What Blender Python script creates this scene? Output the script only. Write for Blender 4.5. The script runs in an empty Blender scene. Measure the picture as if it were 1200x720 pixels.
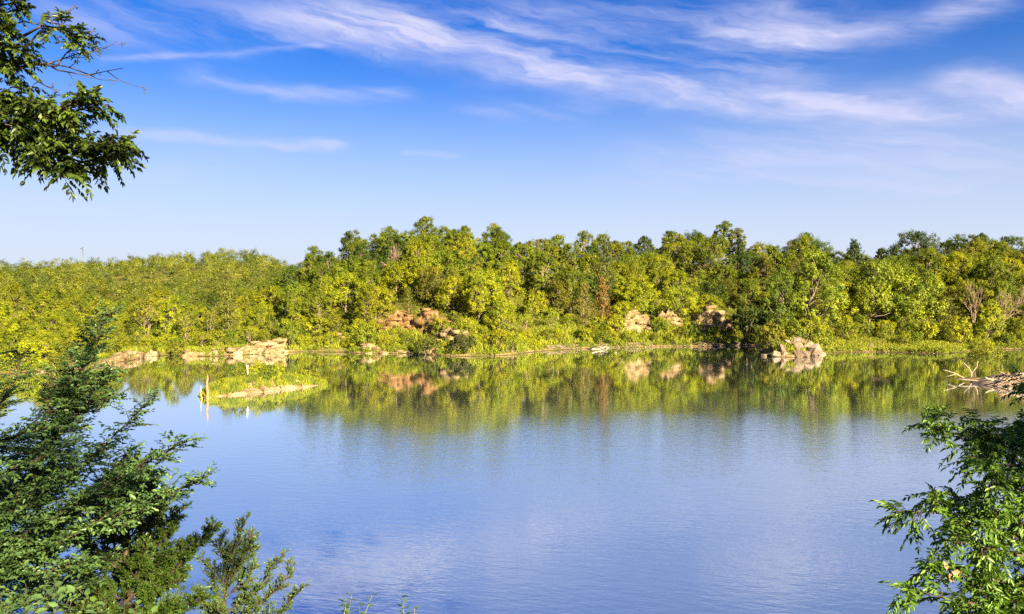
import bpy, bmesh, math
import numpy as np
from mathutils import Vector

S = bpy.context.scene
COL = S.collection
R = math.radians

# ------------------------------------------------------------------ camera
F, HZ, CAMZ = 940.0, 350.0, 10.0          # focal length (px at 1200 wide), horizon row, eye height over the water
cam_d = bpy.data.cameras.new("camera")
cam_d.sensor_width = 36.0
cam_d.lens = 36.0 * F / 1200.0
cam_d.shift_y = -(360.0 - HZ) / 1200.0
cam_d.clip_start, cam_d.clip_end = 0.1, 6000.0
cam = bpy.data.objects.new("camera", cam_d)
cam.location = (0, 0, CAMZ)
cam.rotation_euler = (R(90), 0, 0)
COL.objects.link(cam)
S.camera = cam

# ------------------------------------------------------------------ light
SUN_EL, SUN_AZ = R(25), R(147)            # azimuth clockwise from +Y: behind the camera, to the right
sd_ = bpy.data.lights.new("sun", "SUN")
sd_.energy, sd_.angle, sd_.color = 5.0, R(0.6), (1.0, 0.855, 0.53)
sun = bpy.data.objects.new("sun", sd_)
sv = Vector((math.sin(SUN_AZ) * math.cos(SUN_EL), math.cos(SUN_AZ) * math.cos(SUN_EL), math.sin(SUN_EL)))
sun.rotation_euler = sv.to_track_quat('Z', 'Y').to_euler()
sun.location = (30, -40, 60)
COL.objects.link(sun)

S.view_settings.view_transform = 'Standard'
S.view_settings.look = 'None'
S.view_settings.exposure = 2.38
S.view_settings.gamma = 1.0
S.render.engine = 'CYCLES'
S.cycles.max_bounces = 7
S.cycles.diffuse_bounces = 3
S.cycles.glossy_bounces = 2
S.cycles.transmission_bounces = 3
S.cycles.transparent_max_bounces = 4
S.cycles.use_denoising = False
S.cycles.sample_clamp_indirect = 6.0


# ------------------------------------------------------------------ node helpers
class NT:
    def __init__(self, tree):
        self.t = tree
    def n(self, kind, **kw):
        nd = self.t.nodes.new(kind)
        for k, v in kw.items():
            if k == 'ins':
                for a, b in v.items():
                    nd.inputs[a].default_value = b
            else:
                setattr(nd, k, v)
        return nd
    def l(self, a, b):
        self.t.links.new(a, b)
    def put(self, v, sock):
        if hasattr(v, 'links') or isinstance(v, bpy.types.NodeSocket):
            self.l(v, sock)
        else:
            sock.default_value = v
    def m(self, op, a, b=0.0, c=0.0, clamp=False):
        nd = self.n('ShaderNodeMath', operation=op)
        nd.use_clamp = clamp
        self.put(a, nd.inputs[0]); self.put(b, nd.inputs[1])
        if op in ('MULTIPLY_ADD', 'SMOOTH_MIN', 'SMOOTH_MAX', 'COMPARE', 'WRAP'):
            self.put(c, nd.inputs[2])
        return nd.outputs[0]
    def ramp01(self, v, lo, hi):          # smooth 0..1 between lo and hi
        nd = self.n('ShaderNodeMapRange', interpolation_type='SMOOTHSTEP')
        self.put(v, nd.inputs[0]); self.put(lo, nd.inputs[1]); self.put(hi, nd.inputs[2])
        return nd.outputs[0]
    def mix(self, f, a, b, blend='MIX'):
        nd = self.n('ShaderNodeMix', data_type='RGBA', blend_type=blend)
        self.put(f, nd.inputs[0])
        for v, s in ((a, nd.inputs[6]), (b, nd.inputs[7])):
            if isinstance(v, tuple) and len(v) == 3:
                v = v + (1.0,)
            self.put(v, s)
        return nd.outputs[2]
    def noise(self, vec, scale, detail=4.0, rough=0.55, dist=0.0):
        nd = self.n('ShaderNodeTexNoise', ins={'Scale': scale, 'Detail': detail, 'Roughness': rough, 'Distortion': dist})
        if vec is not None:
            self.l(vec, nd.inputs['Vector'])
        return nd.outputs['Fac']
    def xyz(self, x, y, z):
        nd = self.n('ShaderNodeCombineXYZ')
        self.put(x, nd.inputs[0]); self.put(y, nd.inputs[1]); self.put(z, nd.inputs[2])
        return nd.outputs[0]


# ------------------------------------------------------------------ sky: Nishita air plus thin cirrus
W = bpy.data.worlds.new("World")
S.world = W
W.use_nodes = True
W.node_tree.nodes.clear()
q = NT(W.node_tree)
sky = q.n('ShaderNodeTexSky', sky_type='NISHITA')
sky.sun_disc = False
sky.sun_elevation, sky.sun_rotation = SUN_EL, SUN_AZ
sky.altitude, sky.air_density, sky.dust_density, sky.ozone_density = 200.0, 1.0, 0.6, 2.2
tc = q.n('ShaderNodeTexCoord')
sep = q.n('ShaderNodeSeparateXYZ')
q.l(tc.outputs['Generated'], sep.inputs[0])
dx, dy, dz = sep.outputs
az = q.m('ARCTAN2', dx, dy)                                     # radians, 0 = ahead
hyp = q.m('SQRT', q.m('ADD', q.m('MULTIPLY', dx, dx), q.m('MULTIPLY', dy, dy)))
el = q.m('ARCTAN2', dz, hyp)
elc = q.m('MAXIMUM', el, 0.05)
# cirrus layer seen in perspective: coordinates on a flat sheet far above
inv = q.m('DIVIDE', 1.0, q.m('TANGENT', elc))
sx = q.m('MULTIPLY', q.m('SINE', az), inv)
sy = q.m('MULTIPLY', q.m('COSINE', az), inv)
warp = q.noise(q.xyz(q.m('MULTIPLY', az, 3.0), q.m('MULTIPLY', el, 9.0), 0.0), 1.6, 4.0, 0.6)
warpc = q.m('SUBTRACT', warp, 0.5)
# fibres run mostly sideways with a slight fall to the right
fib_v = q.xyz(q.m('ADD', q.m('MULTIPLY', az, 3.6), q.m('MULTIPLY', warpc, 0.4)),
              q.m('ADD', q.m('ADD', q.m('MULTIPLY', el, 30.0), q.m('MULTIPLY', az, 7.0)), q.m('MULTIPLY', warpc, 1.8)), 3.1)
fib = q.noise(fib_v, 1.0, 7.0, 0.58, 0.12)
fibm = q.ramp01(fib, 0.36, 0.72)
fine_v = q.xyz(q.m('ADD', q.m('MULTIPLY', az, 14.0), q.m('MULTIPLY', warpc, 1.0)),
               q.m('ADD', q.m('ADD', q.m('MULTIPLY', el, 90.0), q.m('MULTIPLY', az, 16.0)), q.m('MULTIPLY', warpc, 3.0)), 7.7)
fine = q.noise(fine_v, 1.0, 5.0, 0.6)


def az_el(px, py):
    return math.atan2(px - 600.0, F), math.atan2(HZ - py, math.hypot(px - 600.0, F))


def streak(pts, width, power, lump=0.55):
    """soft band of cirrus along a poly-line of directions (azimuth, elevation)"""
    out = None
    ptsr = [az_el(*p) for p in pts]
    aw = q.m('ADD', az, q.m('MULTIPLY', warpc, 0.05))
    ew = q.m('ADD', el, q.m('MULTIPLY', warpc, 0.045))
    for (a0, e0), (a1, e1) in zip(ptsr, ptsr[1:]):
        L = math.hypot(a1 - a0, e1 - e0)
        ux, uy = (a1 - a0) / L, (e1 - e0) / L
        ra = q.m('SUBTRACT', aw, a0); re = q.m('SUBTRACT', ew, e0)
        t = q.m('ADD', q.m('MULTIPLY', ra, ux), q.m('MULTIPLY', re, uy))
        tcl = q.m('MINIMUM', q.m('MAXIMUM', t, 0.0), L)
        da = q.m('SUBTRACT', ra, q.m('MULTIPLY', tcl, ux)); de = q.m('SUBTRACT', re, q.m('MULTIPLY', tcl, uy))
        d2 = q.m('ADD', q.m('MULTIPLY', q.m('MULTIPLY', da, da), 0.12), q.m('MULTIPLY', de, de))
        g = q.m('EXPONENT', q.m('MULTIPLY', d2, -1.0 / (width * width)))
        out = g if out is None else q.m('MAXIMUM', out, g)
    tex = q.m('ADD', 1.0 - lump, q.m('MULTIPLY', q.m('ADD', fibm, q.m('SUBTRACT', fine, 0.5)), lump * 1.5))
    return q.m('MULTIPLY', q.m('MULTIPLY', out, power), tex)


px1 = 1.0 / F
bands = [
    streak([(360, 10), (470, 45), (600, 78), (700, 96), (800, 108), (920, 118), (1060, 128), (1210, 126)], 15 * px1, 0.74),
    streak([(420, 22), (560, 35), (640, 62), (800, 78), (900, 70)], 26 * px1, 0.40, 0.85),
    streak([(60, 20), (260, 30), (430, 40), (640, 20), (900, 12)], 22 * px1, 0.30, 0.85),
    streak([(860, 40), (980, 38), (1080, 30), (1140, 5)], 14 * px1, 0.50, 0.7),
    streak([(1120, 100), (1260, 106)], 10 * px1, 0.55, 0.5),
    streak([(130, 160), (240, 162), (390, 168)], 5.5 * px1, 0.60, 0.5),
    streak([(120, 70), (250, 62), (370, 56)], 3.5 * px1, 0.32, 0.4),
    streak([(245, 88), (330, 106), (460, 112)], 8 * px1, 0.36, 0.7),
    streak([(570, 128), (680, 132)], 10 * px1, 0.22, 0.8),
    streak([(820, 190), (950, 172), (1080, 180), (1220, 184)], 28 * px1, 0.46, 0.7),
    streak([(880, 206), (1000, 214), (1120, 220)], 6 * px1, 0.30, 0.5),
    streak([(-60, 235), (120, 225), (260, 185)], 22 * px1, 0.16, 0.6),
    streak([(480, 178), (530, 182)], 3.5 * px1, 0.2, 0.5),
]
cl = bands[0]
for b in bands[1:]:
    cl = q.m('ADD', cl, b)
# faint cirrus everywhere higher up (also behind the camera)
high = q.m('MULTIPLY', q.ramp01(el, 0.16, 0.40), q.m('MULTIPLY', q.m('MULTIPLY', fibm, fibm), 0.07))
cl = q.m('MINIMUM', q.m('ADD', cl, high), 0.9)
skyc = q.n('ShaderNodeHueSaturation', ins={'Hue': 0.515, 'Saturation': 1.28, 'Value': 1.0})
q.l(sky.outputs[0], skyc.inputs['Color'])
hz = q.m('SUBTRACT', 1.0, q.ramp01(el, 0.02, 0.31))
deep = q.mix(1.0, skyc.outputs[0], (0.19, 0.53, 0.84), 'MULTIPLY')
base = q.mix(q.m('MULTIPLY', hz, 0.96), deep, (3.8, 4.1, 4.9))
colr = q.mix(cl, base, (3.9, 3.9, 5.2))
bg = q.n('ShaderNodeBackground', ins={'Strength': 0.037})
q.l(colr, bg.inputs['Color'])
wo = q.n('ShaderNodeOutputWorld')
q.l(bg.outputs[0], wo.inputs['Surface'])


# ------------------------------------------------------------------ numeric helpers
def hash3(i, j, k, seed):
    n = (i.astype(np.int64) * 374761393 + j.astype(np.int64) * 668265263 + k.astype(np.int64) * 2147483647 + seed * 1442695041) & 0xFFFFFFFF
    n = ((n ^ (n >> 13)) * 1274126177) & 0xFFFFFFFF
    n = (n ^ (n >> 16)) & 0xFFFFFFFF
    return n / 4294967295.0


def vnoise(x, y, z=None, seed=0):
    x = np.asarray(x, float); y = np.asarray(y, float)
    z = np.zeros_like(x) if z is None else np.asarray(z, float)
    i, j, k = np.floor(x), np.floor(y), np.floor(z)
    f, g, h = x - i, y - j, z - k
    f, g, h = (t * t * (3 - 2 * t) for t in (f, g, h))
    r = 0
    for a in (0, 1):
        for b in (0, 1):
            for c in (0, 1):
                w = (f if a else 1 - f) * (g if b else 1 - g) * (h if c else 1 - h)
                r = r + w * hash3(i + a, j + b, k + c, seed)
    return r


def fbm(x, y, z=None, seed=0, o=4):
    r, a, t = 0, 1.0, 0
    for i in range(o):
        s = 2.0 ** i
        r = r + a * vnoise(x * s, y * s, None if z is None else z * s, seed + i * 17)
        t += a; a *= 0.5
    return r / t


def sstep(a, b, x):
    t = np.clip((np.asarray(x, float) - a) / (b - a), 0, 1)
    return t * t * (3 - 2 * t)


def unit(v):
    return v / np.maximum(np.linalg.norm(v, axis=-1, keepdims=True), 1e-9)


def on_water(px, py):                      # a waterline pixel of the survey photo -> plan position
    d = F * CAMZ / (py - HZ)
    return ((px - 600.0) / F * d, d)


def at(px, py, d):                         # sight line at depth d
    return np.array([(px - 600.0) / F * d, d, CAMZ + (HZ - py) / F * d])


# ------------------------------------------------------------------ mesh building
class MB:
    def __init__(self):
        self.v, self.q, self.t, self.a, self.nv = [], [], [], [], 0
    def add(self, v, quads=None, tris=None, tone=0.5):
        v = np.asarray(v, float).reshape(-1, 3)
        if quads is not None and len(quads):
            self.q.append(np.asarray(quads, np.int64).reshape(-1, 4) + self.nv)
        if tris is not None and len(tris):
            self.t.append(np.asarray(tris, np.int64).reshape(-1, 3) + self.nv)
        self.v.append(v)
        self.a.append(np.broadcast_to(np.asarray(tone, float), (len(v),)).copy())
        self.nv += len(v)
    def tube(self, pts, radii, sides=6, tone=0.5):
        pts = np.asarray(pts, float); n = len(pts)
        radii = np.broadcast_to(np.asarray(radii, float), (n,))
        tan = unit(np.gradient(pts, axis=0))
        ref = np.array([0.31, 0.17, 0.93]) if abs(tan[0][2]) < 0.9 else np.array([0.9, 0.4, 0.1])
        s = unit(np.cross(tan, ref)); b = np.cross(tan, s)
        th = np.arange(sides) * 2 * math.pi / sides
        ring = (np.cos(th)[None, :, None] * s[:, None] + np.sin(th)[None, :, None] * b[:, None]) * radii[:, None, None] + pts[:, None]
        v = ring.reshape(-1, 3)
        i = np.arange(n - 1)[:, None] * sides; j = np.arange(sides)[None]; j2 = (j + 1) % sides
        qd = np.stack([i + j, i + j2, i + sides + j2, i + sides + j], -1).reshape(-1, 4)
        v = np.vstack([v, pts[0], pts[-1]])
        c0, c1 = n * sides, n * sides + 1
        k = np.arange(sides); k2 = (k + 1) % sides
        tr = np.vstack([np.stack([np.full(sides, c0), k2, k], -1), np.stack([np.full(sides, c1), (n - 1) * sides + k, (n - 1) * sides + k2], -1)])
        self.add(v, qd, tr, tone)
    def cards(self, c, d, n, L, Wd, tone):  # small leaf-sized rhombs
        c = np.asarray(c); d = unit(d); s = unit(np.cross(d, n)); L = np.asarray(L)[:, None]; Wd = np.asarray(Wd)[:, None]
        v = np.stack([c - d * L / 2, c + s * Wd / 2 - d * L * 0.05, c + d * L / 2, c - s * Wd / 2 - d * L * 0.05], 1)
        m = len(c)
        self.add(v.reshape(-1, 3), np.arange(m * 4).reshape(m, 4), None, np.repeat(np.broadcast_to(tone, (m,)), 4))
    def leaves(self, base, d, n, L, Wd, tone, droop=0.15):  # real leaves: base, two shoulders each side, tip, folded on the midrib
        base = np.asarray(base); d = unit(d); s = unit(np.cross(d, n)); nn = np.cross(s, d)
        L = np.asarray(L)[:, None]; Wd = np.asarray(Wd)[:, None]
        up = nn * Wd * 0.16
        p1 = base + d * L * 0.34; p2 = base + d * L * 0.68 - nn * L * droop * 0.35
        tip = base + d * L - nn * L * droop
        v = np.stack([base, p1 + s * Wd * .5 + up, p2 + s * Wd * .36 + up, tip, p2 - s * Wd * .36 + up, p1 - s * Wd * .5 + up], 1)
        m = len(base); k = np.arange(m)[:, None] * 6
        qd = np.concatenate([k + np.array([[0, 1, 2, 3]]), k + np.array([[0, 3, 4, 5]])], 0)
        self.add(v.reshape(-1, 3), qd, None, np.repeat(np.broadcast_to(tone, (m,)), 6))
    def mesh(self, name, mat, smooth=False):
        me = bpy.data.meshes.new(name)
        v = np.vstack(self.v).astype(np.float32)
        qd = np.vstack(self.q) if self.q else np.zeros((0, 4), np.int64)
        tr = np.vstack(self.t) if self.t else np.zeros((0, 3), np.int64)
        me.vertices.add(len(v)); me.vertices.foreach_set('co', v.ravel())
        nl = qd.size + tr.size
        me.loops.add(nl)
        me.loops.foreach_set('vertex_index', np.concatenate([qd.ravel(), tr.ravel()]).astype(np.int32))
        me.polygons.add(len(qd) + len(tr))
        st = np.concatenate([np.arange(len(qd)) * 4, qd.size + np.arange(len(tr)) * 3]).astype(np.int32)
        me.polygons.foreach_set('loop_start', st)
        if smooth:
            me.polygons.foreach_set('use_smooth', np.ones(len(st), bool))
        at_ = me.attributes.new('tone', 'FLOAT', 'POINT')
        at_.data.foreach_set('value', np.concatenate(self.a).astype(np.float32))
        me.materials.append(mat)
        me.update(calc_edges=True)
        return me


def link(name, data, parent=None, loc=(0, 0, 0), color=None):
    o = bpy.data.objects.new(name, data)
    COL.objects.link(o)
    o.location = loc
    if parent is not None:
        o.parent = parent
    if color is not None:
        o.color = tuple(color) + (1.0,)
    return o


def tag(o, label=None, cat=None, group=None, kind=None):
    if label: o['label'] = label
    if cat: o['category'] = cat
    if group: o['group'] = group
    if kind: o['kind'] = kind
    return o


def copy_thing(root):
    r = root.copy(); COL.objects.link(r)
    for ch in root.children:
        c = ch.copy(); COL.objects.link(c); c.parent = r
    return r


# ------------------------------------------------------------------ materials
def new_mat(name):
    m = bpy.data.materials.new(name); m.use_nodes = True
    m.node_tree.nodes.clear()
    return m, NT(m.node_tree)


def leaf_material(name, spread=0.5, trans=0.32, rough=0.55, spec=0.3):
    m, k = new_mat(name)
    oi = k.n('ShaderNodeObjectInfo')
    a = k.n('ShaderNodeAttribute', attribute_name='tone')
    t = a.outputs['Fac']
    dark = k.mix(1.0, oi.outputs['Color'], (1 - spread * 0.95, 1 - spread * 0.72, 1 - spread * 0.3), 'MULTIPLY')
    lite = k.mix(1.0, oi.outputs['Color'], (1 + spread * 0.66, 1 + spread * 0.54, 1 - spread * 0.1), 'MULTIPLY')
    c = k.mix(t, dark, lite)
    p = k.n('ShaderNodeBsdfPrincipled', ins={'Roughness': rough, 'Specular IOR Level': spec})
    k.l(c, p.inputs['Base Color'])
    tr = k.n('ShaderNodeBsdfTranslucent')
    k.l(k.mix(1.0, c, (1.25, 1.15, 0.6), 'MULTIPLY'), tr.inputs['Color'])
    mx = k.n('ShaderNodeMixShader', ins={0: trans})
    k.l(p.outputs[0], mx.inputs[1]); k.l(tr.outputs[0], mx.inputs[2])
    o = k.n('ShaderNodeOutputMaterial'); k.l(mx.outputs[0], o.inputs[0])
    return m


M_LEAF = leaf_material('foliage')
M_NEAR = leaf_material('near_foliage', 0.45, 0.30, 0.42, 0.45)
M_GRASS = leaf_material('grass_blades', 0.5, 0.25, 0.7, 0.15)


def bark_material(name, a, b):
    m, k = new_mat(name)
    g = k.n('ShaderNodeTexCoord')
    mp = k.n('ShaderNodeMapping', ins={'Scale': (9, 9, 1.6)})
    k.l(g.outputs['Object'], mp.inputs[0])
    f = k.noise(mp.outputs[0], 2.0, 5.0, 0.65)
    p = k.n('ShaderNodeBsdfPrincipled', ins={'Roughness': 0.9, 'Specular IOR Level': 0.15})
    k.l(k.mix(k.ramp01(f, 0.3, 0.7), a, b), p.inputs['Base Color'])
    bp = k.n('ShaderNodeBump', ins={'Strength': 0.7, 'Distance': 0.02}); k.l(f, bp.inputs['Height'])
    k.l(bp.outputs[0], p.inputs['Normal'])
    o = k.n('ShaderNodeOutputMaterial'); k.l(p.outputs[0], o.inputs[0])
    return m


M_BARK = bark_material('bark', (0.09, 0.066, 0.045), (0.24, 0.18, 0.13))
M_DARKBARK = bark_material('dark_bark', (0.03, 0.022, 0.016), (0.10, 0.07, 0.05))
M_DEAD = bark_material('bleached_wood', (0.22, 0.17, 0.13), (0.48, 0.40, 0.32))
M_GREYTREE = bark_material('grey_dead_bark', (0.13, 0.085, 0.06), (0.27, 0.19, 0.14))
M_STUMP = bark_material('rotten_wood', (0.15, 0.085, 0.05), (0.30, 0.19, 0.12))


def rock_material(name, pale, warm, dark, strata=1.0, scale=1.0, stain=0.75):
    m, k = new_mat(name)
    g = k.n('ShaderNodeNewGeometry')
    sp = k.n('ShaderNodeSeparateXYZ'); k.l(g.outputs['Position'], sp.inputs[0])
    n1 = k.noise(g.outputs['Position'], 0.9 * scale, 6.0, 0.62)
    n2 = k.noise(g.outputs['Position'], 3.7 * scale, 5.0, 0.65)
    zz = k.m('ADD', k.m('MULTIPLY', sp.outputs[2], 3.2 * scale), k.m('MULTIPLY', n1, 3.0))
    st = k.noise(k.xyz(k.m('MULTIPLY', sp.outputs[0], 0.15), k.m('MULTIPLY', sp.outputs[1], 0.15), zz), 1.3, 3.0, 0.6)
    c = k.mix(k.ramp01(n1, 0.36, 0.66), pale, warm)
    c = k.mix(k.m('MULTIPLY', k.ramp01(st, 0.5, 0.72), 0.75 * strata), c, dark)
    c = k.mix(k.m('MULTIPLY', k.ramp01(n2, 0.52, 0.64), stain), c, dark)
    ta = k.n('ShaderNodeAttribute', attribute_name='tone')
    c = k.mix(1.0, c, k.mix(ta.outputs['Fac'], (0.55, 0.50, 0.45), (1.35, 1.38, 1.42)), 'MULTIPLY')
    p = k.n('ShaderNodeBsdfPrincipled', ins={'Roughness': 0.92, 'Specular IOR Level': 0.2})
    k.l(c, p.inputs['Base Color'])
    bp = k.n('ShaderNodeBump', ins={'Strength': 0.8, 'Distance': 0.12}); k.l(k.m('ADD', n2, k.m('MULTIPLY', st, 0.6)), bp.inputs['Height'])
    k.l(bp.outputs[0], p.inputs['Normal'])
    o = k.n('ShaderNodeOutputMaterial'); k.l(p.outputs[0], o.inputs[0])
    return m


M_LIME = rock_material('pale_limestone', (0.25, 0.19, 0.115), (0.17, 0.10, 0.045), (0.045, 0.03, 0.017), 1.0)
M_CLIFF = rock_material('rusty_cliff_rock', (0.21, 0.125, 0.062), (0.16, 0.075, 0.028), (0.038, 0.023, 0.014), 1.0)
M_BOULDER = rock_material('grey_pink_boulder', (0.20, 0.155, 0.12), (0.15, 0.10, 0.07), (0.07, 0.048, 0.038), 0.3, 2.2, 0.3)


def ground_material():
    m, k = new_mat('ground')
    g = k.n('ShaderNodeNewGeometry')
    sp = k.n('ShaderNodeSeparateXYZ'); k.l(g.outputs['Position'], sp.inputs[0])
    P_ = g.outputs['Position']
    n1 = k.noise(P_, 0.06, 5.0, 0.6); n2 = k.noise(P_, 0.7, 6.0, 0.65); n3 = k.noise(P_, 4.0, 4.0, 0.6)
    grass = k.mix(k.ramp01(n2, 0.3, 0.7), (0.035, 0.045, 0.01), (0.12, 0.11, 0.02))
    grass = k.mix(k.m('MULTIPLY', k.ramp01(n1, 0.55, 0.68), 0.7), grass, (0.20, 0.14, 0.05))
    shore = k.mix(k.ramp01(n3, 0.35, 0.7), (0.15, 0.085, 0.035), (0.38, 0.27, 0.15))
    zz = k.m('ADD', sp.outputs[2], k.m('MULTIPLY', k.m('SUBTRACT', n2, 0.5), 0.8))
    shore = k.mix(k.ramp01(sp.outputs[2], 0.03, 0.16), (0.035, 0.022, 0.012), shore)
    bare = k.ramp01(k.noise(P_, 0.22, 3.0), 0.44, 0.58)
    c = k.mix(k.m('MAXIMUM', k.ramp01(zz, 0.15, 0.45), k.m('MULTIPLY', k.m('SUBTRACT', 1.0, bare), k.ramp01(sp.outputs[2], 0.02, 0.10))), shore, grass)
    p = k.n('ShaderNodeBsdfPrincipled', ins={'Roughness': 0.95, 'Specular IOR Level': 0.1})
    k.l(c, p.inputs['Base Color'])
    bp = k.n('ShaderNodeBump', ins={'Strength': 0.8, 'Distance': 0.15}); k.l(k.m('ADD', n2, k.m('MULTIPLY', n3, 0.4)), bp.inputs['Height'])
    k.l(bp.outputs[0], p.inputs['Normal'])
    o = k.n('ShaderNodeOutputMaterial'); k.l(p.outputs[0], o.inputs[0])
    return m


M_GROUND = ground_material()


def water_material():
    m, k = new_mat('lake_water')
    g = k.n('ShaderNodeNewGeometry')
    P_ = g.outputs['Position']
    sp = k.n('ShaderNodeSeparateXYZ'); k.l(P_, sp.inputs[0])
    X, Y = sp.outputs[0], sp.outputs[1]
    big = k.noise(P_, 0.030, 3.0, 0.55)
    med = k.noise(P_, 0.11, 3.0, 0.6)
    # a breeze ruffles the open middle of the lake; the far and left shores lie in the lee
    yy = k.m('ADD', Y, k.m('ADD', k.m('MULTIPLY', k.m('SUBTRACT', big, 0.5), 46.0), k.m('MULTIPLY', k.m('SUBTRACT', med, 0.5), 14.0)))
    yy = k.m('SUBTRACT', yy, k.m('MULTIPLY', X, 0.16))
    breeze = k.m('MULTIPLY', k.m('SUBTRACT', 1.0, k.ramp01(yy, 56.0, 76.0)), k.ramp01(k.m('ADD', X, k.m('MULTIPLY', Y, 0.30)), -14.0, 12.0))
    mid = k.m('MULTIPLY', breeze, k.ramp01(yy, 34.0, 50.0))
    # coordinates turned a little so crests run across the view with a tilt
    rot = k.n('ShaderNodeMapping', ins={'Rotation': (0, 0, R(14))}); k.l(P_, rot.inputs[0])
    st = k.n('ShaderNodeMapping', ins={'Scale': (0.42, 1.0, 1.0)}); k.l(rot.outputs[0], st.inputs[0])
    w1 = k.noise(st.outputs[0], 2.6, 3.0, 0.55, 0.4)
    w2 = k.noise(st.outputs[0], 0.9, 3.0, 0.5, 0.5)
    w3 = k.noise(st.outputs[0], 7.0, 2.0, 0.5)
    near_ = k.m('SUBTRACT', 1.0, k.ramp01(Y, 36.0, 80.0))
    amp = k.m('ADD', 0.008, k.m('ADD', k.m('MULTIPLY', near_, 0.115), k.m('ADD', k.m('MULTIPLY', breeze, 0.04), k.m('MULTIPLY', mid, 0.19))))
    hgt = k.m('MULTIPLY', k.m('ADD', k.m('ADD', k.m('MULTIPLY', w1, 0.045), k.m('MULTIPLY', w2, 0.022)), k.m('MULTIPLY', w3, 0.018)), amp)
    bp = k.n('ShaderNodeBump', ins={'Strength': 1.0, 'Distance': 1.0}); k.l(hgt, bp.inputs['Height'])
    gl = k.n('ShaderNodeBsdfGlossy', ins={'Roughness': 0.05, 'Color': (0.93, 0.96, 1.0, 1)}); k.l(bp.outputs[0], gl.inputs['Normal'])
    df = k.n('ShaderNodeBsdfDiffuse', ins={'Color': (0.120, 0.148, 0.172, 1)})
    si = k.n('ShaderNodeSeparateXYZ'); k.l(g.outputs['Incoming'], si.inputs[0])
    mx = k.n('ShaderNodeMixShader')
    k.l(k.m('MULTIPLY_ADD', k.ramp01(k.m('ABSOLUTE', si.outputs[2]), 0.095, 0.23), -0.34, 0.98, True), mx.inputs[0])
    k.l(df.outputs[0], mx.inputs[1]); k.l(gl.outputs[0], mx.inputs[2])
    o = k.n('ShaderNodeOutputMaterial'); k.l(mx.outputs[0], o.inputs[0])
    return m


M_WATER = water_material()

# ------------------------------------------------------------------ the quarry lake in plan
shore_px = [(-20, 441), (17, 437), (60, 436), (105, 432), (140, 425), (180, 417.5), (205, 416.5), (213, 418), (245, 418), (290, 416),
            (330, 413.5), (360, 412.5), (400, 413), (430, 414.5), (480, 414.5), (520, 417), (545, 418), (575, 417.5), (600, 416),
            (640, 411), (700, 408), (760, 407), (820, 406.5), (885, 405), (892, 412), (898, 418), (930, 419), (955, 418), (968, 414),
            (1000, 413), (1060, 413), (1110, 415.5), (1135, 412), (1150, 409.5), (1210, 409.5)]
LAKE = [on_water(*p) for p in shore_px] + [(118, 160), (105, 125), (72, 106), (56, 101.5), (54.5, 96), (58, 86), (56, 74), (46, 56),
        (34, 43), (22, 31), (10, 24), (-8, 21.5), (-28, 27), (-50, 48), (-66, 72), (-73, 92)]
LAKE = np.array(LAKE)


def poly_sd(x, y, poly):                   # >0 outside the polygon (on land), <0 inside
    x = np.asarray(x, float); y = np.asarray(y, float)
    best = np.full(x.shape, 1e9); ins = np.zeros(x.shape, bool)
    n = len(poly)
    for i in range(n):
        ax, ay = poly[i]; bx, by = poly[(i + 1) % n]
        ex, ey = bx - ax, by - ay
        t = np.clip(((x - ax) * ex + (y - ay) * ey) / (ex * ex + ey * ey), 0, 1)
        best = np.minimum(best, (x - ax - t * ex) ** 2 + (y - ay - t * ey) ** 2)
        c = ((ay > y) != (by > y))
        ins ^= c & (x < ex * (y - ay) / (ey if abs(ey) > 1e-9 else 1e-9) + ax)
    return np.where(ins, -1, 1) * np.sqrt(best)


SKY_X = [-200, 0, 100, 200, 300, 335, 352, 400, 450, 500, 560, 610, 650, 700, 760, 810, 860, 890, 940, 1000, 1040, 1070, 1110, 1150, 1200, 1350]
SKY_Y = [318, 312, 306, 304, 300, 296, 294, 284, 270, 262, 262, 275, 278, 278, 270, 264, 269, 277, 276, 287, 289, 284, 274, 269, 272, 264]


def px_of(x, y):
    return 600.0 + F * np.asarray(x, float) / np.maximum(np.asarray(y, float), 5.0)


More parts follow.
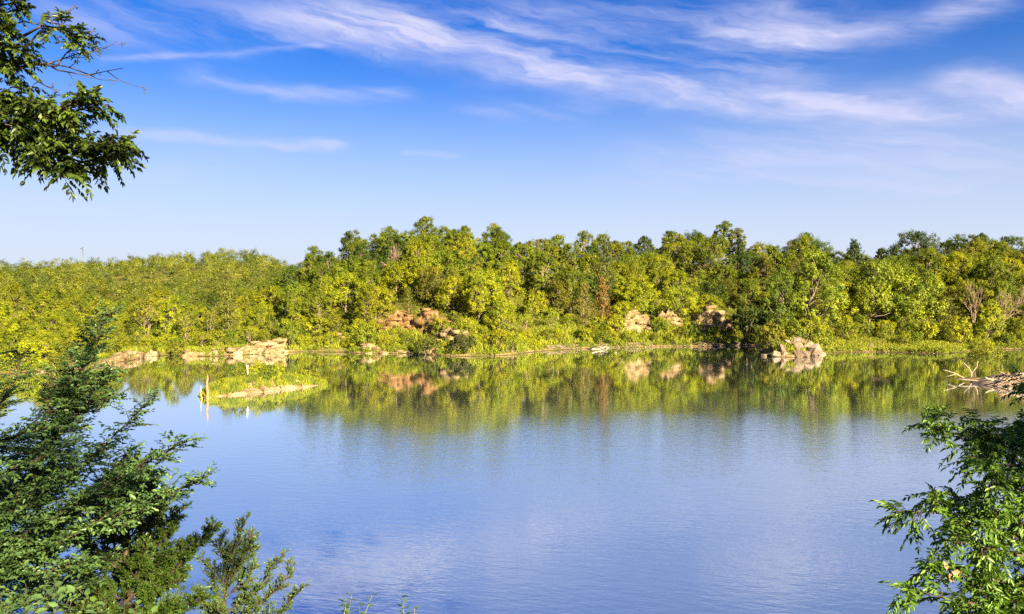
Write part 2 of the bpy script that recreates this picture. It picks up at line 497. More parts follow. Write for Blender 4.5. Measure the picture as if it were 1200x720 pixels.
def height(x, y):
    x = np.asarray(x, float); y = np.asarray(y, float)
    s = poly_sd(x, y, LAKE)
    s = s + ((fbm(x / 5.0, y / 5.0, None, 88, 3) - 0.5) * 2.6 - 0.1) * (1 - sstep(2, 6, np.abs(s)))
    lx = px_of(x, y)
    top = 10.0 + (HZ - np.interp(lx, SKY_X, SKY_Y)) * 208.0 / F - 9.6
    hill = 0.75 + np.maximum(top - 0.75, 0) * np.clip((s - 1.5) / 56.0, 0, 1) ** 0.85
    hill = np.where(s > 57.5, 0.75 + np.maximum(top - 0.75, 0) + (s - 57.5) * 0.01, hill)
    hill += (fbm(x / 14, y / 14, None, 3) - 0.5) * 3.0 * sstep(4, 25, s)
    left = 0.7 + 4.5 * sstep(2, 70, s) + (13.0 + 11.5 * np.clip(lx / 330, -0.2, 1.15)) * sstep(80, 330, s) + (fbm(x / 45, y / 45, None, 9, 3) - 0.5) * 11 * sstep(20, 140, s)
    left += 3.0 * np.exp(-((x + 116) / 9) ** 2 - ((y - 196) / 9) ** 2)
    wl = 1 - sstep(285, 375, lx)
    # the flat grassy point right of the boulder pile
    flat = np.exp(-((lx - 1045) / 75.0) ** 2)
    hill = hill * (1 - flat * (1 - sstep(4, 24, s)) * 0.85) + 0.2 * flat
    far = hill * (1 - wl) + left * wl
    low_ = np.exp(-((x - 66) / 26) ** 4 - ((y - 97) / 19) ** 4)
    near = 0.40 * np.clip(s, 0, 26) + 0.16 * np.clip(s - 26, 0, 60)
    far = far * (1 - 0.93 * low_) + 0.05 * low_
    wn = 1 - sstep(52, 110, y + np.abs(x) * 0.15)
    low = low_
    near = near * (1 - 0.93 * low)
    land = far * (1 - wn) + near * wn
    land = land * sstep(-0.4, 1.6, s) + 0.12 * s * (1 - sstep(-0.4, 1.6, s))
    wet = np.maximum(s * 0.35, -3.0)
    return np.where(s > 0, np.maximum(land, 0.0) + 0.02, wet)


def h1(x, y):
    return float(height(np.array([x]), np.array([y]))[0])


def axis(lo, hi, step, out):
    a = list(np.arange(lo, hi + 1e-6, step)); d = step
    while a[-1] < out:
        d *= 1.22; a.append(a[-1] + d)
    d = step
    while a[0] > -out:
        d *= 1.22; a.insert(0, a[0] - d)
    return np.array(a)


gx, gy = axis(-165, 175, 1.6, 2600), axis(-24, 262, 1.6, 2600)
GX, GY = np.meshgrid(gx, gy)
GZ = height(GX.ravel(), GY.ravel())
g = MB()
nx, ny = len(gx), len(gy)
ii = (np.arange(ny - 1)[:, None] * nx + np.arange(nx - 1)[None]).ravel()
g.add(np.stack([GX.ravel(), GY.ravel(), GZ], 1), np.stack([ii, ii + 1, ii + nx + 1, ii + nx], 1))
tag(link('ground', g.mesh('ground', M_GROUND, True)), kind='structure')

wm = MB()
wm.add([(-90, 5, 0), (135, 5, 0), (135, 190, 0), (-90, 190, 0)], [[0, 1, 2, 3]])
tag(link('water', wm.mesh('water', M_WATER)), kind='structure')

# ------------------------------------------------------------------ rocks
def boulder_mesh(rng, sx_, sy_, sz_, mat, npts=10):
    bm = bmesh.new()
    for p in unit(rng.normal(size=(npts, 3))) * rng.uniform(0.82, 1.0, (npts, 1)):
        bm.verts.new((p[0] * sx_, p[1] * sy_, p[2] * sz_))
    r = bmesh.ops.convex_hull(bm, input=bm.verts[:])
    bmesh.ops.delete(bm, geom=[e for e in bm.verts if not e.link_faces], context='VERTS')
    bmesh.ops.bevel(bm, geom=bm.edges[:], offset=min(sx_, sz_) * 0.035, segments=1, affect='EDGES')
    bmesh.ops.triangulate(bm, faces=bm.faces[:])
    bmesh.ops.subdivide_edges(bm, edges=bm.edges[:], cuts=1)
    for v in bm.verts:
        v.co += v.normal * float(rng.normal() * 0.02 * min(sx_, sz_))
    me = bpy.data.meshes.new('boulder'); bm.to_mesh(me); bm.free()
    at_ = me.attributes.new('tone', 'FLOAT', 'POINT')
    at_.data.foreach_set('value', np.full(len(me.vertices), rng.uniform(0.2, 0.8), np.float32))
    me.materials.append(mat)
    return me


TUFTS = []
HEXA = np.array([[-1, -1, -.6], [1, -1, -.6], [1, 1, -.6], [-1, 1, -.6], [-.92, -.95, .6], [.95, -.9, .58], [.92, .95, .6], [-.95, .9, .57]])
HEXQ = np.array([[0, 3, 2, 1], [4, 5, 6, 7], [0, 1, 5, 4], [1, 2, 6, 5], [2, 3, 7, 6], [3, 0, 4, 7]])


def rock_face(name, path, hts, depth, mat, seed, jag=0.6, nz=18, z0=-0.4, step=0.35):
    """a broken rock face along a plan path (left to right as seen from the lake), its top running back into the bank"""
    path = np.array(path, float)
    d0, d1 = unit(path[1] - path[0]), unit(path[-1] - path[-2])
    path = np.vstack([path[0] + np.array([-d0[1], d0[0]]) * 2.4 - d0 * .7, path, path[-1] + np.array([-d1[1], d1[0]]) * 2.4 + d1 * .7])   # both ends turn back into the bank
    hts = [hts[0] * .55] + list(hts) + [hts[-1] * .55]
    seg = np.r_[0, np.cumsum(np.linalg.norm(np.diff(path, axis=0), axis=1))]
    n = max(8, int(seg[-1] / step))
    t = np.linspace(0, seg[-1], n)
    bx, by = np.interp(t, seg, path[:, 0]), np.interp(t, seg, path[:, 1])
    H = np.interp(t, np.linspace(0, seg[-1], len(hts)), hts)
    tx, ty = np.gradient(bx), np.gradient(by); L = np.hypot(tx, ty); ox, oy = ty / L, -tx / L      # outward, toward the water
    H = H * (0.86 + 0.24 * vnoise(t / 0.9, t * 0, None, seed)) * (0.9 + 0.2 * vnoise(t / 3.3, t * 0 + 5, None, seed))
    fr = np.linspace(0, 1, nz)
    zlay = fr[:, None] * H[None] + z0
    T = np.broadcast_to(t, zlay.shape)
    lay = np.floor(zlay / 0.55 + vnoise(T / 5, T * 0, None, seed + 2) * 1.2)
    prot = hash3(np.floor(T / 1.5 + lay * 0.37), lay, lay * 0, seed) * jag + (fbm(T / 0.8, zlay / 0.5, None, seed + 7) - 0.5) * jag * 0.5
    crack = (vnoise(T / 0.55, lay * 0.6, None, seed + 4) > 0.70) * -0.9 * jag
    off = prot * 0.9 - 0.1 + crack - fr[:, None] * H[None] * 0.18
    off = np.where(fr[:, None] > 0.999, off - 0.15, off)
    V = [np.stack([bx[None] + ox[None] * off, by[None] + oy[None] * off, zlay], -1)]
    for kk, b in enumerate((0.35, 0.7, 1.0)):
        dz = (fbm(t / 1.2 + kk, t * 0 + kk, None, seed + 9) - 0.5) * 0.4 - b * 0.5
        V.append(np.stack([bx + ox * (off[-1] - depth * b), by + oy * (off[-1] - depth * b), zlay[-1] + dz], -1)[None])
    V = np.concatenate(V, 0); rows = V.shape[0]
    mb = MB()
    i0 = (np.arange(rows - 1)[:, None] * n + np.arange(n - 1)[None]).ravel()
    mb.add(V.reshape(-1, 3), np.stack([i0, i0 + 1, i0 + n + 1, i0 + n], 1))
    # loosened blocks standing a little proud of the face
    br_ = np.random.default_rng(seed)
    for _ in range(int(seg[-1] * H.mean() * 0.75)):
        j = int(br_.integers(0, n)); z = br_.uniform(-0.2, 0.98) * H[j]
        bw_ = math.exp(br_.uniform(math.log(0.25), math.log(0.9)))
        pr = off[int(np.clip((z - z0) / max(H[j], .1) * (nz - 1), 0, nz - 1)), j] - bw_ * br_.uniform(0.25, 0.75)
        v = (HEXA * np.array([1, 1, 1.4]) + br_.normal(size=(8, 3)) * .11) * bw_ * np.array([br_.uniform(.9, 2.0), 0.9, br_.uniform(.3, .75)])
        a_ = math.atan2(ty[j], tx[j]) + br_.normal() * 0.3; b_ = br_.normal() * 0.05
        c_, s_ = math.cos(b_), math.sin(b_)
        v = np.c_[v[:, 0] * c_ - v[:, 2] * s_, v[:, 1], v[:, 0] * s_ + v[:, 2] * c_]
        c_, s_ = math.cos(a_), math.sin(a_)
        v = np.c_[v[:, 0] * c_ - v[:, 1] * s_, v[:, 0] * s_ + v[:, 1] * c_, v[:, 2]] + [bx[j] + ox[j] * pr, by[j] + oy[j] * pr, z]
        mb.add(v, HEXQ, None, np.clip(0.5 + br_.normal() * 0.28, 0, 1))
    for _ in range(int(seg[-1] * H.mean() * 0.62)):                     # ledges where brush has taken hold
        j = int(br_.integers(0, n)); f_ = br_.uniform(0.1, 1.02); r_ = int(np.clip(f_ * (nz - 1), 0, nz - 1))
        TUFTS.append((bx[j] + ox[j] * (off[r_, j] + .15), by[j] + oy[j] * (off[r_, j] + .15), z0 + f_ * H[j]))
    for _ in range(int(seg[-1] * 1.6)):
        j = int(br_.integers(0, n)); k_ = br_.uniform(0.1, 2.0)
        TUFTS.append((bx[j] + ox[j] * (off[-1, j] - k_), by[j] + oy[j] * (off[-1, j] - k_), z0 + H[j] + .1))
    return link(name, mb.mesh(name, mat))


def shore_pts(pxs, back=0.0):
    out = []
    spx = [p[0] for p in shore_px]; spy = [p[1] for p in shore_px]
    for p in pxs:
        x, y = on_water(p, float(np.interp(p, spx, spy)))
        k = (y + back) / y
        out.append((x * k, y * k))
    return out


tag(rock_face('rock_ledge', shore_pts([104, 120, 140, 160, 182], 0.5), [0.7, 1.1, 1.6, 1.8, 1.0], 2.5, M_LIME, 11, 0.35),
    'low pale sandy rock shelf on the left shore nearest the leaning branch', 'rock ledge', 'rock ledges along the far shore')
tag(rock_face('rock_ledge', shore_pts([214, 230, 250, 266], 0.3), [1.2, 1.0, 1.4, 1.6], 2.5, M_LIME, 12, 0.5),
    'low tan rock ledge at the waterline directly left of the blocky white ledge', 'rock ledge', 'rock ledges along the far shore')
tag(rock_face('rock_ledge', shore_pts([266, 276, 285, 296, 302, 310, 318, 326, 334], 0.3), [1.3, 2.0, 1.5, 2.3, 1.7, 2.9, 2.6, 3.7, 2.9], 3.0, M_LIME, 13, 1.0, 22, -0.4, 0.22),
    'blocky whitish limestone ledge rising to a tower end behind the grassy island', 'rock ledge', 'rock ledges along the far shore')
tag(rock_face('rock_ledge', shore_pts([364, 376, 388, 402], 3.5), [2.8, 3.4, 3.3, 2.8], 3.0, M_CLIFF, 14, 0.6),
    'small rusty rock outcrop half hidden by bushes right of the white ledge', 'rock ledge', 'rock ledges along the far shore')
tag(rock_face('rock_ledge', shore_pts([420, 432, 446], 0.5), [1.6, 2.6, 1.6], 2.0, M_LIME, 15, 0.5),
    'bright pale rock patch at the waterline below the left end of the brown cliff', 'rock ledge', 'rock ledges along the far shore')
tag(rock_face('rock_ledge', shore_pts([448, 466, 484, 504, 522], 0.2), [0.5, 1.1, 0.7, 1.3, 0.8], 2.0, M_LIME, 21, 0.5),
    'long low tan ledge at the waterline below the tall brown cliff', 'rock ledge', 'rock ledges along the far shore')
tag(rock_face('rock_cliff', shore_pts([436, 458, 482, 502, 518], 8.0), [5.6, 7.2, 7.5, 7.3, 6.2], 3.5, M_CLIFF, 16, 0.9, 26),
    'tallest rusty brown cliff face under the trees in mid shore', 'cliff', 'cliff faces above the far shore')
tag(rock_face('rock_cliff', shore_pts([508, 520, 532, 545], 5.0), [3.8, 5.0, 5.2, 3.8], 3.0, M_LIME, 17, 0.8, 22),
    'pale cliff face at the right foot of the tall brown cliff', 'cliff', 'cliff faces above the far shore')
tag(rock_face('rock_cliff', shore_pts([726, 738, 750, 764], 6.0), [5.4, 7.2, 7.6, 5.8], 3.0, M_LIME, 18, 0.8, 24),
    'narrow cream cliff face right of the brown cedar', 'cliff', 'cliff faces above the far shore')
tag(rock_face('rock_cliff', shore_pts([772, 782, 792, 802], 8.0), [5.6, 7.8, 7.6, 5.6], 3.0, M_LIME, 19, 0.8, 24),
    'slimmest cream cliff face, set between the two wider cream cliffs', 'cliff', 'cliff faces above the far shore')
tag(rock_face('rock_cliff', shore_pts([812, 828, 846, 860], 6.0), [5.4, 7.2, 8.0, 6.4], 3.0, M_LIME, 20, 0.9, 24),
    'broad cream cliff face left of the dark cove and boulder pile', 'cliff', 'cliff faces above the far shore')

rb = np.random.default_rng(5)
BOULD = [  # px, waterline row, width px, height px, raise m, label
    (897, 418, 8, 5, 0, 'small low pale boulder at the far left tip of the boulder pile'),
    (911, 418.5, 11, 8, 0, 'rounded pale boulder second from the left tip of the boulder pile'),
    (921, 418.5, 10, 10, 0, 'squarish tan boulder left of the dark gap in the boulder pile'),
    (929, 418.6, 9, 8, 0, 'narrow upright boulder beside the dark gap in the boulder pile'),
    (937, 419, 11, 9, 0, 'dark brown boulder at the waterline in the middle of the boulder pile'),
    (946, 418.6, 15, 12, 0, 'largest bright whitish boulder at the waterline of the boulder pile'),
    (957, 418, 9, 8, 0, 'brownish broken boulder right of the large white boulder'),
    (965, 416, 8, 6, 0, 'small grey boulder at the right end of the boulder pile'),
    (938, 417.5, 14, 13, 1.1, 'pale boulder resting on the middle of the boulder pile'),
    (951, 417, 13, 13, 1.2, 'tilted pinkish boulder stacked above the large white boulder'),
    (942, 416, 9, 10, 2.6, 'dark topped boulder crowning the boulder pile'),
    (930, 416.5, 9, 9, 0.9, 'shaded reddish boulder behind the upright one in the boulder pile'),
    (918, 418.0, 13, 14, 0.4, 'squat tan boulder set behind the squarish one in the boulder pile'),
    (925, 417.2, 13, 15, 1.0, 'brown boulder high on the left shoulder of the boulder pile'),
    (957, 417.4, 14, 14, 0.8, 'pinkish boulder on the right shoulder of the boulder pile'),
    (963, 417.0, 11, 9, 0.3, 'low tan boulder behind the grey one at the right end of the pile'),
    (934, 416.6, 17, 18, 1.3, 'big dull boulder at the back of the boulder pile'),
    (985, 412.5, 7, 4, 0, 'lone small grey stone in the grass right of the boulder pile'),
    (1023, 411.5, 12, 8, 0.5, 'grey boulder lying in the green bushes behind the flat grass point'),
]
for i, (bx_, by_, bw, bh, up, lab) in enumerate(BOULD):
    x, y = on_water(bx_, by_)
    k = y / F
    me = boulder_mesh(rb, bw * k * 0.72, bw * k * 0.68, bh * k * 0.78, M_BOULDER)
    b = link('boulder', me, None, (x, y + 0.8 + up * 0.5, up * 0.75 + bh * k * 0.22))
    b.rotation_euler = tuple(rb.uniform(-0.4, 0.4, 2)) + (rb.uniform(0, 6),)
    tag(b, lab, 'boulder', 'boulders of the pile on the right shore')

# ------------------------------------------------------------------ tree kit
UP = np.array([0, 0, 1.0])


def clusters(mb, rng, cen, outd, rad, m, leaf, tone_c, flat=1.0, stretch=1.35, scat=0.38, tj=0.10):
    """leaf clumps: m leaf-sized faces round every centre"""
    n = len(cen)
    c = np.repeat(cen, m, 0); o = np.repeat(outd, m, 0); r = np.repeat(rad, m)[:, None]
    g_ = unit(rng.normal(size=(n * m, 3))) * (rng.uniform(0, 1, (n * m, 1)) ** 0.45)
    along = (g_ * o).sum(1, keepdims=True)
    p = c + (g_ + o * along * (stretch - 1)) * r * np.array([1, 1, flat])
    nn = unit(g_ * 0.65 + o * 0.5 + rng.normal(size=g_.shape) * scat + UP * 0.25)
    d = unit(np.cross(nn, rng.normal(size=g_.shape)))
    L = leaf * rng.uniform(0.65, 1.35, n * m)
    tone = np.clip(np.repeat(tone_c, m) + rng.normal(size=n * m) * tj, 0, 1)
    mb.cards(p, d, nn, L, L * rng.uniform(0.5, 0.8, n * m), tone)


def curve_pts(a, b, rng, n=5, sag=0.12):
    a, b = np.asarray(a, float), np.asarray(b, float)
    t = np.linspace(0, 1, n)[:, None]
    L = np.linalg.norm(b - a)
    off = rng.normal(size=3) * sag * L; off[2] = -abs(off[2]) * 0.7
    return a + (b - a) * t + off * (t * (1 - t) * 2) + np.vstack([np.zeros(3), rng.normal(size=(n - 2, 3)) * L * 0.02, np.zeros(3)])


def make_tree(name, seed, h, w, kind):
    rng = np.random.default_rng(seed)
    tr, cr = MB(), MB()
    if kind in ('round', 'tall', 'bush', 'vase'):
        P = dict(round=(30, 0.18, 0.54, 0.45, 0.34), tall=(30, 0.14, 0.52, 0.50, 0.30), bush=(14, 0.06, 0.50, 0.48, 0.30), vase=(15, 0.10, 0.66, 0.32, 0.26))[kind]
        nl, fork, cz, rz, tr_r = P
        lean = rng.normal(size=2) * 0.03 * h
        nst = {'bush': 4, 'vase': 3}.get(kind, 1)
        r0 = {'bush': 0.05, 'vase': 0.09}.get(kind, 0.016 * h + 0.03)
        stems = []
        for s_ in range(nst):
            a0 = rng.uniform(0, 6.28); sp_ = 0.0 if nst == 1 else w * 0.22
            top = np.array([lean[0] + math.cos(a0) * sp_, lean[1] + math.sin(a0) * sp_, h * (0.62 if kind != 'bush' else 0.45)])
            base = np.array([math.cos(a0) * sp_ * 0.15, math.sin(a0) * sp_ * 0.15, -0.5])
            pts = curve_pts(base, top, rng, 7, 0.06)
            tr.tube(pts, np.linspace(r0, r0 * 0.35, 7) * np.r_[1.3, np.ones(6)], 7)
            stems.append(pts)
        # lobes over an uneven ellipsoid
        cen, rad = [], []
        ga = rng.uniform(0, 6.28)
        for i in range(nl):
            u = (i + 0.5) / nl
            zz = 1 - 1.72 * u if kind != 'vase' else 1 - 1.3 * u
            th = ga + i * 2.39996 + rng.normal() * 0.25
            rr = math.sqrt(max(0, 1 - zz * zz)) if abs(zz) < 1 else 0
            k = rng.uniform(0.45, 1.16)
            if kind == 'tall':
                rr *= (0.75 + 0.25 * (zz < 0.2))
            cen.append((math.cos(th) * rr * k * w * 0.40 + lean[0], math.sin(th) * rr * k * w * 0.40 + lean[1], h * (cz + rz * 0.82 * zz * (0.85 + 0.15 * k))))
            rad.append(w * rng.uniform(0.08, 0.18) * (1.15 if kind == 'bush' else 1.0))
        cen, rad = np.array(cen), np.array(rad)
        cen[:, 2] = np.maximum(cen[:, 2], rad * 0.6)
        mid = np.array([lean[0], lean[1], h * (cz - 0.12)])
        for c, r in zip(cen, rad):
            st = stems[rng.integers(nst)]
            zt = np.clip(c[2] - rng.uniform(0.14, 0.3) * h, h * fork, h * 0.58)
            a = st[np.argmin(np.abs(st[:, 2] - zt))]
            tr.tube(curve_pts(a, c, rng, 5, 0.16), np.linspace(r0 * 0.40, r0 * 0.10, 5), 5)
        nsub = {'round': 20, 'tall': 20, 'bush': 18, 'vase': 12}[kind]
        out = unit(cen - mid)
        sub = unit(rng.normal(size=(len(cen), nsub, 3)) + out[:, None] * 0.75 + UP * 0.25)
        sc = cen[:, None] + sub * (rad[:, None, None] * rng.uniform(0.55, 1.12, (len(cen), nsub, 1)))
        sd2 = unit(sub * 0.7 + out[:, None] * 0.4 + UP * 0.4).reshape(-1, 3)
        ltone = rng.uniform(0.1, 0.9, len(cen))
        tone = np.clip(np.repeat(ltone, nsub) + rng.normal(size=len(cen) * nsub) * 0.12, 0, 1)
        m = {'round': 27, 'tall': 27, 'bush': 22, 'vase': 18}[kind]
        clusters(cr, rng, sc.reshape(-1, 3), sd2, np.repeat(rad, nsub) * rng.uniform(0.22, 0.42, len(tone)), m,
                 {'round': 0.22, 'tall': 0.21, 'bush': 0.15, 'vase': 0.19}[kind], tone)
    elif kind == 'cone':
        tr.tube(np.array([[0, 0, -0.5], [0.02 * h, 0, 0.3 * h], [0, 0.015 * h, 0.65 * h], [0, 0, 0.97 * h]]), np.array([0.02, 0.015, 0.009, 0.003]) * h, 7)
        nb = 70
        cs, od, rd = [], [], []
        for i in range(nb):
            z = (i + 0.5) / nb * 0.97
            R0 = w / 2 * min(1, (1 - z) * 1.25 + 0.04) ** 0.85 * (0.55 + 0.45 * sstep(0, 0.18, z)) * rng.uniform(0.72, 1.12)
            th = i * 2.39996 + rng.normal() * 0.3
            d = np.array([math.cos(th), math.sin(th), 0.55])
            a = np.array([0, 0, (z * 0.93 + 0.02) * h]); b = a + d * R0
            if i % 2 == 0:
                tr.tube(curve_pts(a, b, rng, 4, 0.05), np.linspace(0.006 * h * (1 - z) + 0.006, 0.006, 4), 4)
            for t in (0.35, 0.6, 0.82, 1.0):
                cs.append(a + (b - a) * t + rng.normal(size=3) * 0.06 * w); od.append(d); rd.append(w * 0.085 * (1.25 - 0.5 * t))
        cs, od = np.array(cs), unit(np.array(od))
        clusters(cr, rng, cs, od, np.array(rd), 16, 0.17, rng.uniform(0.2, 0.75, len(cs)), 0.8, 1.7)
    elif kind == 'dead':
        def grow(mb, p, d, L, r, depth):
            e = p + d * L
            mb.tube(curve_pts(p, e, rng, 4, 0.07), np.linspace(r, r * 0.6, 4), 5)
            if depth == 0:
                return
            for _ in range(3 if depth > 1 else 4):
                nd = unit(d + rng.normal(size=3) * 0.42 + UP * 0.12)
                grow(cr, p + d * L * rng.uniform(0.55, 1.0), nd, L * rng.uniform(0.55, 0.8), r * 0.55, depth - 1)
        for s_ in range(3):
            grow(tr, np.array([0, 0, -0.4]), unit(np.array([rng.normal() * 0.25, rng.normal() * 0.25, 1])), h * 0.42, 0.014 * h, 3)
    leafm = M_GREYTREE if kind == 'dead' else M_LEAF
    root = link(name, None)
    link('trunk', tr.mesh('trunk', M_GREYTREE if kind == 'dead' else M_BARK, True), root)
    link('crown', cr.mesh('crown', leafm), root)
    return root, h


PROTO, USED = {}, set()
LIB = {'oak_tree': [('round', 101, 9.4, 9.0), ('round', 102, 8.6, 8.4), ('round', 103, 10.2, 9.4), ('round', 104, 9.0, 7.8), ('round', 105, 8.2, 9.2), ('round', 106, 9.8, 8.0), ('round', 107, 7.6, 7.2)],
       'elm_tree': [('tall', 201, 11.0, 7.0), ('tall', 202, 10.4, 6.2), ('tall', 203, 11.6, 7.6), ('tall', 204, 9.8, 6.8), ('tall', 205, 12.0, 6.6)],
       'cedar_tree': [('cone', 301, 7.2, 4.2), ('cone', 302, 6.4, 3.4)],
       'bush': [('bush', 401, 3.0, 4.0), ('bush', 402, 2.5, 3.4), ('bush', 403, 3.4, 3.6)],
       'slender_tree': [('vase', 501, 7.2, 5.2), ('vase', 502, 6.6, 4.2)],
       'dead_tree': [('dead', 601, 6.5, 3), ('dead', 602, 6.0, 3)]}
PLANTED = []                               # records for the labels


def plant(name, var, x, y, size, colour, cname, rot=None, z=None, label=None, group=None, wide=1.0):
    key = (name, var)
    if key not in PROTO:
        kd, sd, h, w = LIB[name][var]
        PROTO[key] = make_tree(name, sd, h, w, kd) + (w,)
    root, h, w = PROTO[key]
    if key in USED:
        o = copy_thing(root)
    else:
        USED.add(key); o = root
    gz = h1(x, y) if z is None else z
    o.location = (x, y, gz - 0.12)
    o.scale = (size * wide * TR.uniform(.9, 1.12), size * wide * TR.uniform(.9, 1.12), size)
    o.rotation_euler = (TR.normal() * .05, TR.normal() * .05, TR.uniform(0, 6.28) if rot is None else rot)
    for ch in o.children:
        if ch.name.startswith('crown') and name != 'dead_tree':
            ch.color = tuple(colour) + (1.0,)
    if label:
        tag(o, label, name.replace('_', ' '), group)
    else:
        PLANTED.append(dict(o=o, kind=name.replace('_', ' '), c=cname, x=x, y=y, px=float(px_of(x, y)), h=h * size, s=float(poly_sd(np.array([x]), np.array([y]), LAKE)[0])))
    return o


TR = np.random.default_rng(78)
COLS = {'dark green': (0.066, 0.096, 0.009), 'mid green': (0.132, 0.160, 0.008), 'yellow-green': (0.200, 0.208, 0.007),
        'lime': (0.222, 0.238, 0.008), 'olive': (0.130, 0.130, 0.011)}


def jit(c, a=0.14):
    k = 1 + TR.uniform(-a, a)
    return tuple(np.array(COLS[c]) * k * (1 + TR.uniform(-0.05, 0.05, 3)))


# ---- special trees the photo singles out
def spot(px, d):
    return ((px - 600.0) / F * d, d)


SPECIAL = []


def special(name, var, px, d, hpx, colour, cname, label, group=None, wide=1.0, rot=None):
    x, y = spot(px, d)
    h = hpx * d / F
    SPECIAL.append((x, y, 2.2))
    return plant(name, var, x, y, h / LIB[name][var][2], colour, cname, rot, None, label, group, wide)


special('slender_tree', 0, 171, 158, 52, (0.17, 0.165, 0.012), 'lime', 'yellow vase-shaped tree with pale forking limbs, largest on the left shore', wide=1.0)
special('slender_tree', 1, 222, 152, 46, (0.16, 0.155, 0.012), 'lime', 'slim yellow sapling behind the low tan ledge, left of its twin', wide=0.7)
special('slender_tree', 1, 246, 154, 46, (0.15, 0.15, 0.012), 'lime', 'slim yellow sapling with dark gap beside it, right of its twin', wide=0.75)
special('cedar_tree', 0, 268, 160, 72, (0.11, 0.115, 0.012), 'olive', 'tall pointed olive cedar behind the blocky white ledge', wide=0.9)
special('cedar_tree', 1, 120, 146, 62, (0.165, 0.17, 0.01), 'lime', 'bright yellow-green cone-shaped tree behind the leaning foreground branch', wide=1.25)
special('cedar_tree', 1, 706, 173, 60, (0.16, 0.095, 0.018), 'brown', 'rusty brown dying cedar standing near the fallen log', wide=0.75)
special('cedar_tree', 0, 684, 171, 56, (0.14, 0.12, 0.02), 'olive', 'yellowish cedar left of the rusty brown dying cedar', wide=0.7)
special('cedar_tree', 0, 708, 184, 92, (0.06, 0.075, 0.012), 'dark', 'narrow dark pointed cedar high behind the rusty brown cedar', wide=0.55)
special('dead_tree', 0, 1172, 165, 62, (1, 1, 1), '', 'pale dead bare tree fanning out near the right edge', 'dead trees', 1.0)
special('dead_tree', 1, 1140, 168, 62, (1, 1, 1), '', 'pinkish bare dead tree between green crowns above the driftwood', 'dead trees', 0.8)
special('dead_tree', 1, 1203, 170, 52, (1, 1, 1), '', 'grey dead tree cut by the right picture edge', 'dead trees', 0.8)
special('dead_tree', 0, 465, 180, 66, (1, 1, 1), '', 'bare branched dead tree showing through crowns above the brown cliff', 'dead trees', 0.7)
special('dead_tree', 1, 374, 158, 36, (1, 1, 1), '', 'short leafless dead tree at the small rusty outcrop', 'dead trees', 0.5)
special('dead_tree', 0, 203, 235, 40, (1, 1, 1), '', 'far dead bare tree standing among the left hillside woods', 'dead trees', 0.8)
special('elm_tree', 0, 948, 152, 108, (0.15, 0.185, 0.010), 'yellow-green', 'tall yellow-green tree rising directly behind the boulder pile', wide=1.0)
special('elm_tree', 2, 915, 154, 86, (0.11, 0.15, 0.010), 'mid', 'mid green tree behind the left end of the boulder pile', wide=0.9)
special('bush', 1, 905, 147, 30, (0.14, 0.135, 0.012), 'lime', 'sunlit yellowish bush growing on the left half of the boulder pile', wide=0.9)
special('bush', 0, 1152, 141, 28, (0.20, 0.20, 0.012), 'lime', 'brightest yellow bush at the tip of the flat grass point', wide=1.1)
special('oak_tree', 1, 1062, 166, 75, (0.17, 0.205, 0.010), 'yellow-green', 'rounded sunlit tree in the middle behind the flat grass point', wide=1.0)
special('oak_tree', 0, 1020, 165, 82, (0.18, 0.21, 0.010), 'yellow-green', 'broad sunlit tree at the left of the flat grass point', wide=0.8)
special('cedar_tree', 0, 1108, 163, 52, (0.10, 0.10, 0.014), 'olive', 'squat olive cedar behind the right end of the flat grass point', wide=1.3)
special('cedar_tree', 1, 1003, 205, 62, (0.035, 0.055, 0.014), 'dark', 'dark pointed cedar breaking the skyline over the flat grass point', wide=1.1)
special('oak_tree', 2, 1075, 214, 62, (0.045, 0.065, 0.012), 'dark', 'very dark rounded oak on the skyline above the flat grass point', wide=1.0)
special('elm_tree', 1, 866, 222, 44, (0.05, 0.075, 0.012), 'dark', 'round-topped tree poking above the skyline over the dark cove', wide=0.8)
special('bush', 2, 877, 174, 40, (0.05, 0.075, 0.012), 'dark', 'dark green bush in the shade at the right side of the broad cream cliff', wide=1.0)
special('bush', 0, 500, 143, 22, (0.085, 0.095, 0.016), 'olive', 'greyish green shrub overhanging the waterline below the brown cliff', wide=1.3)
special('bush', 1, 540, 140, 20, (0.06, 0.065, 0.018), 'dark', 'dark tangled shrub at the waterline below the pale cliff', wide=1.2)
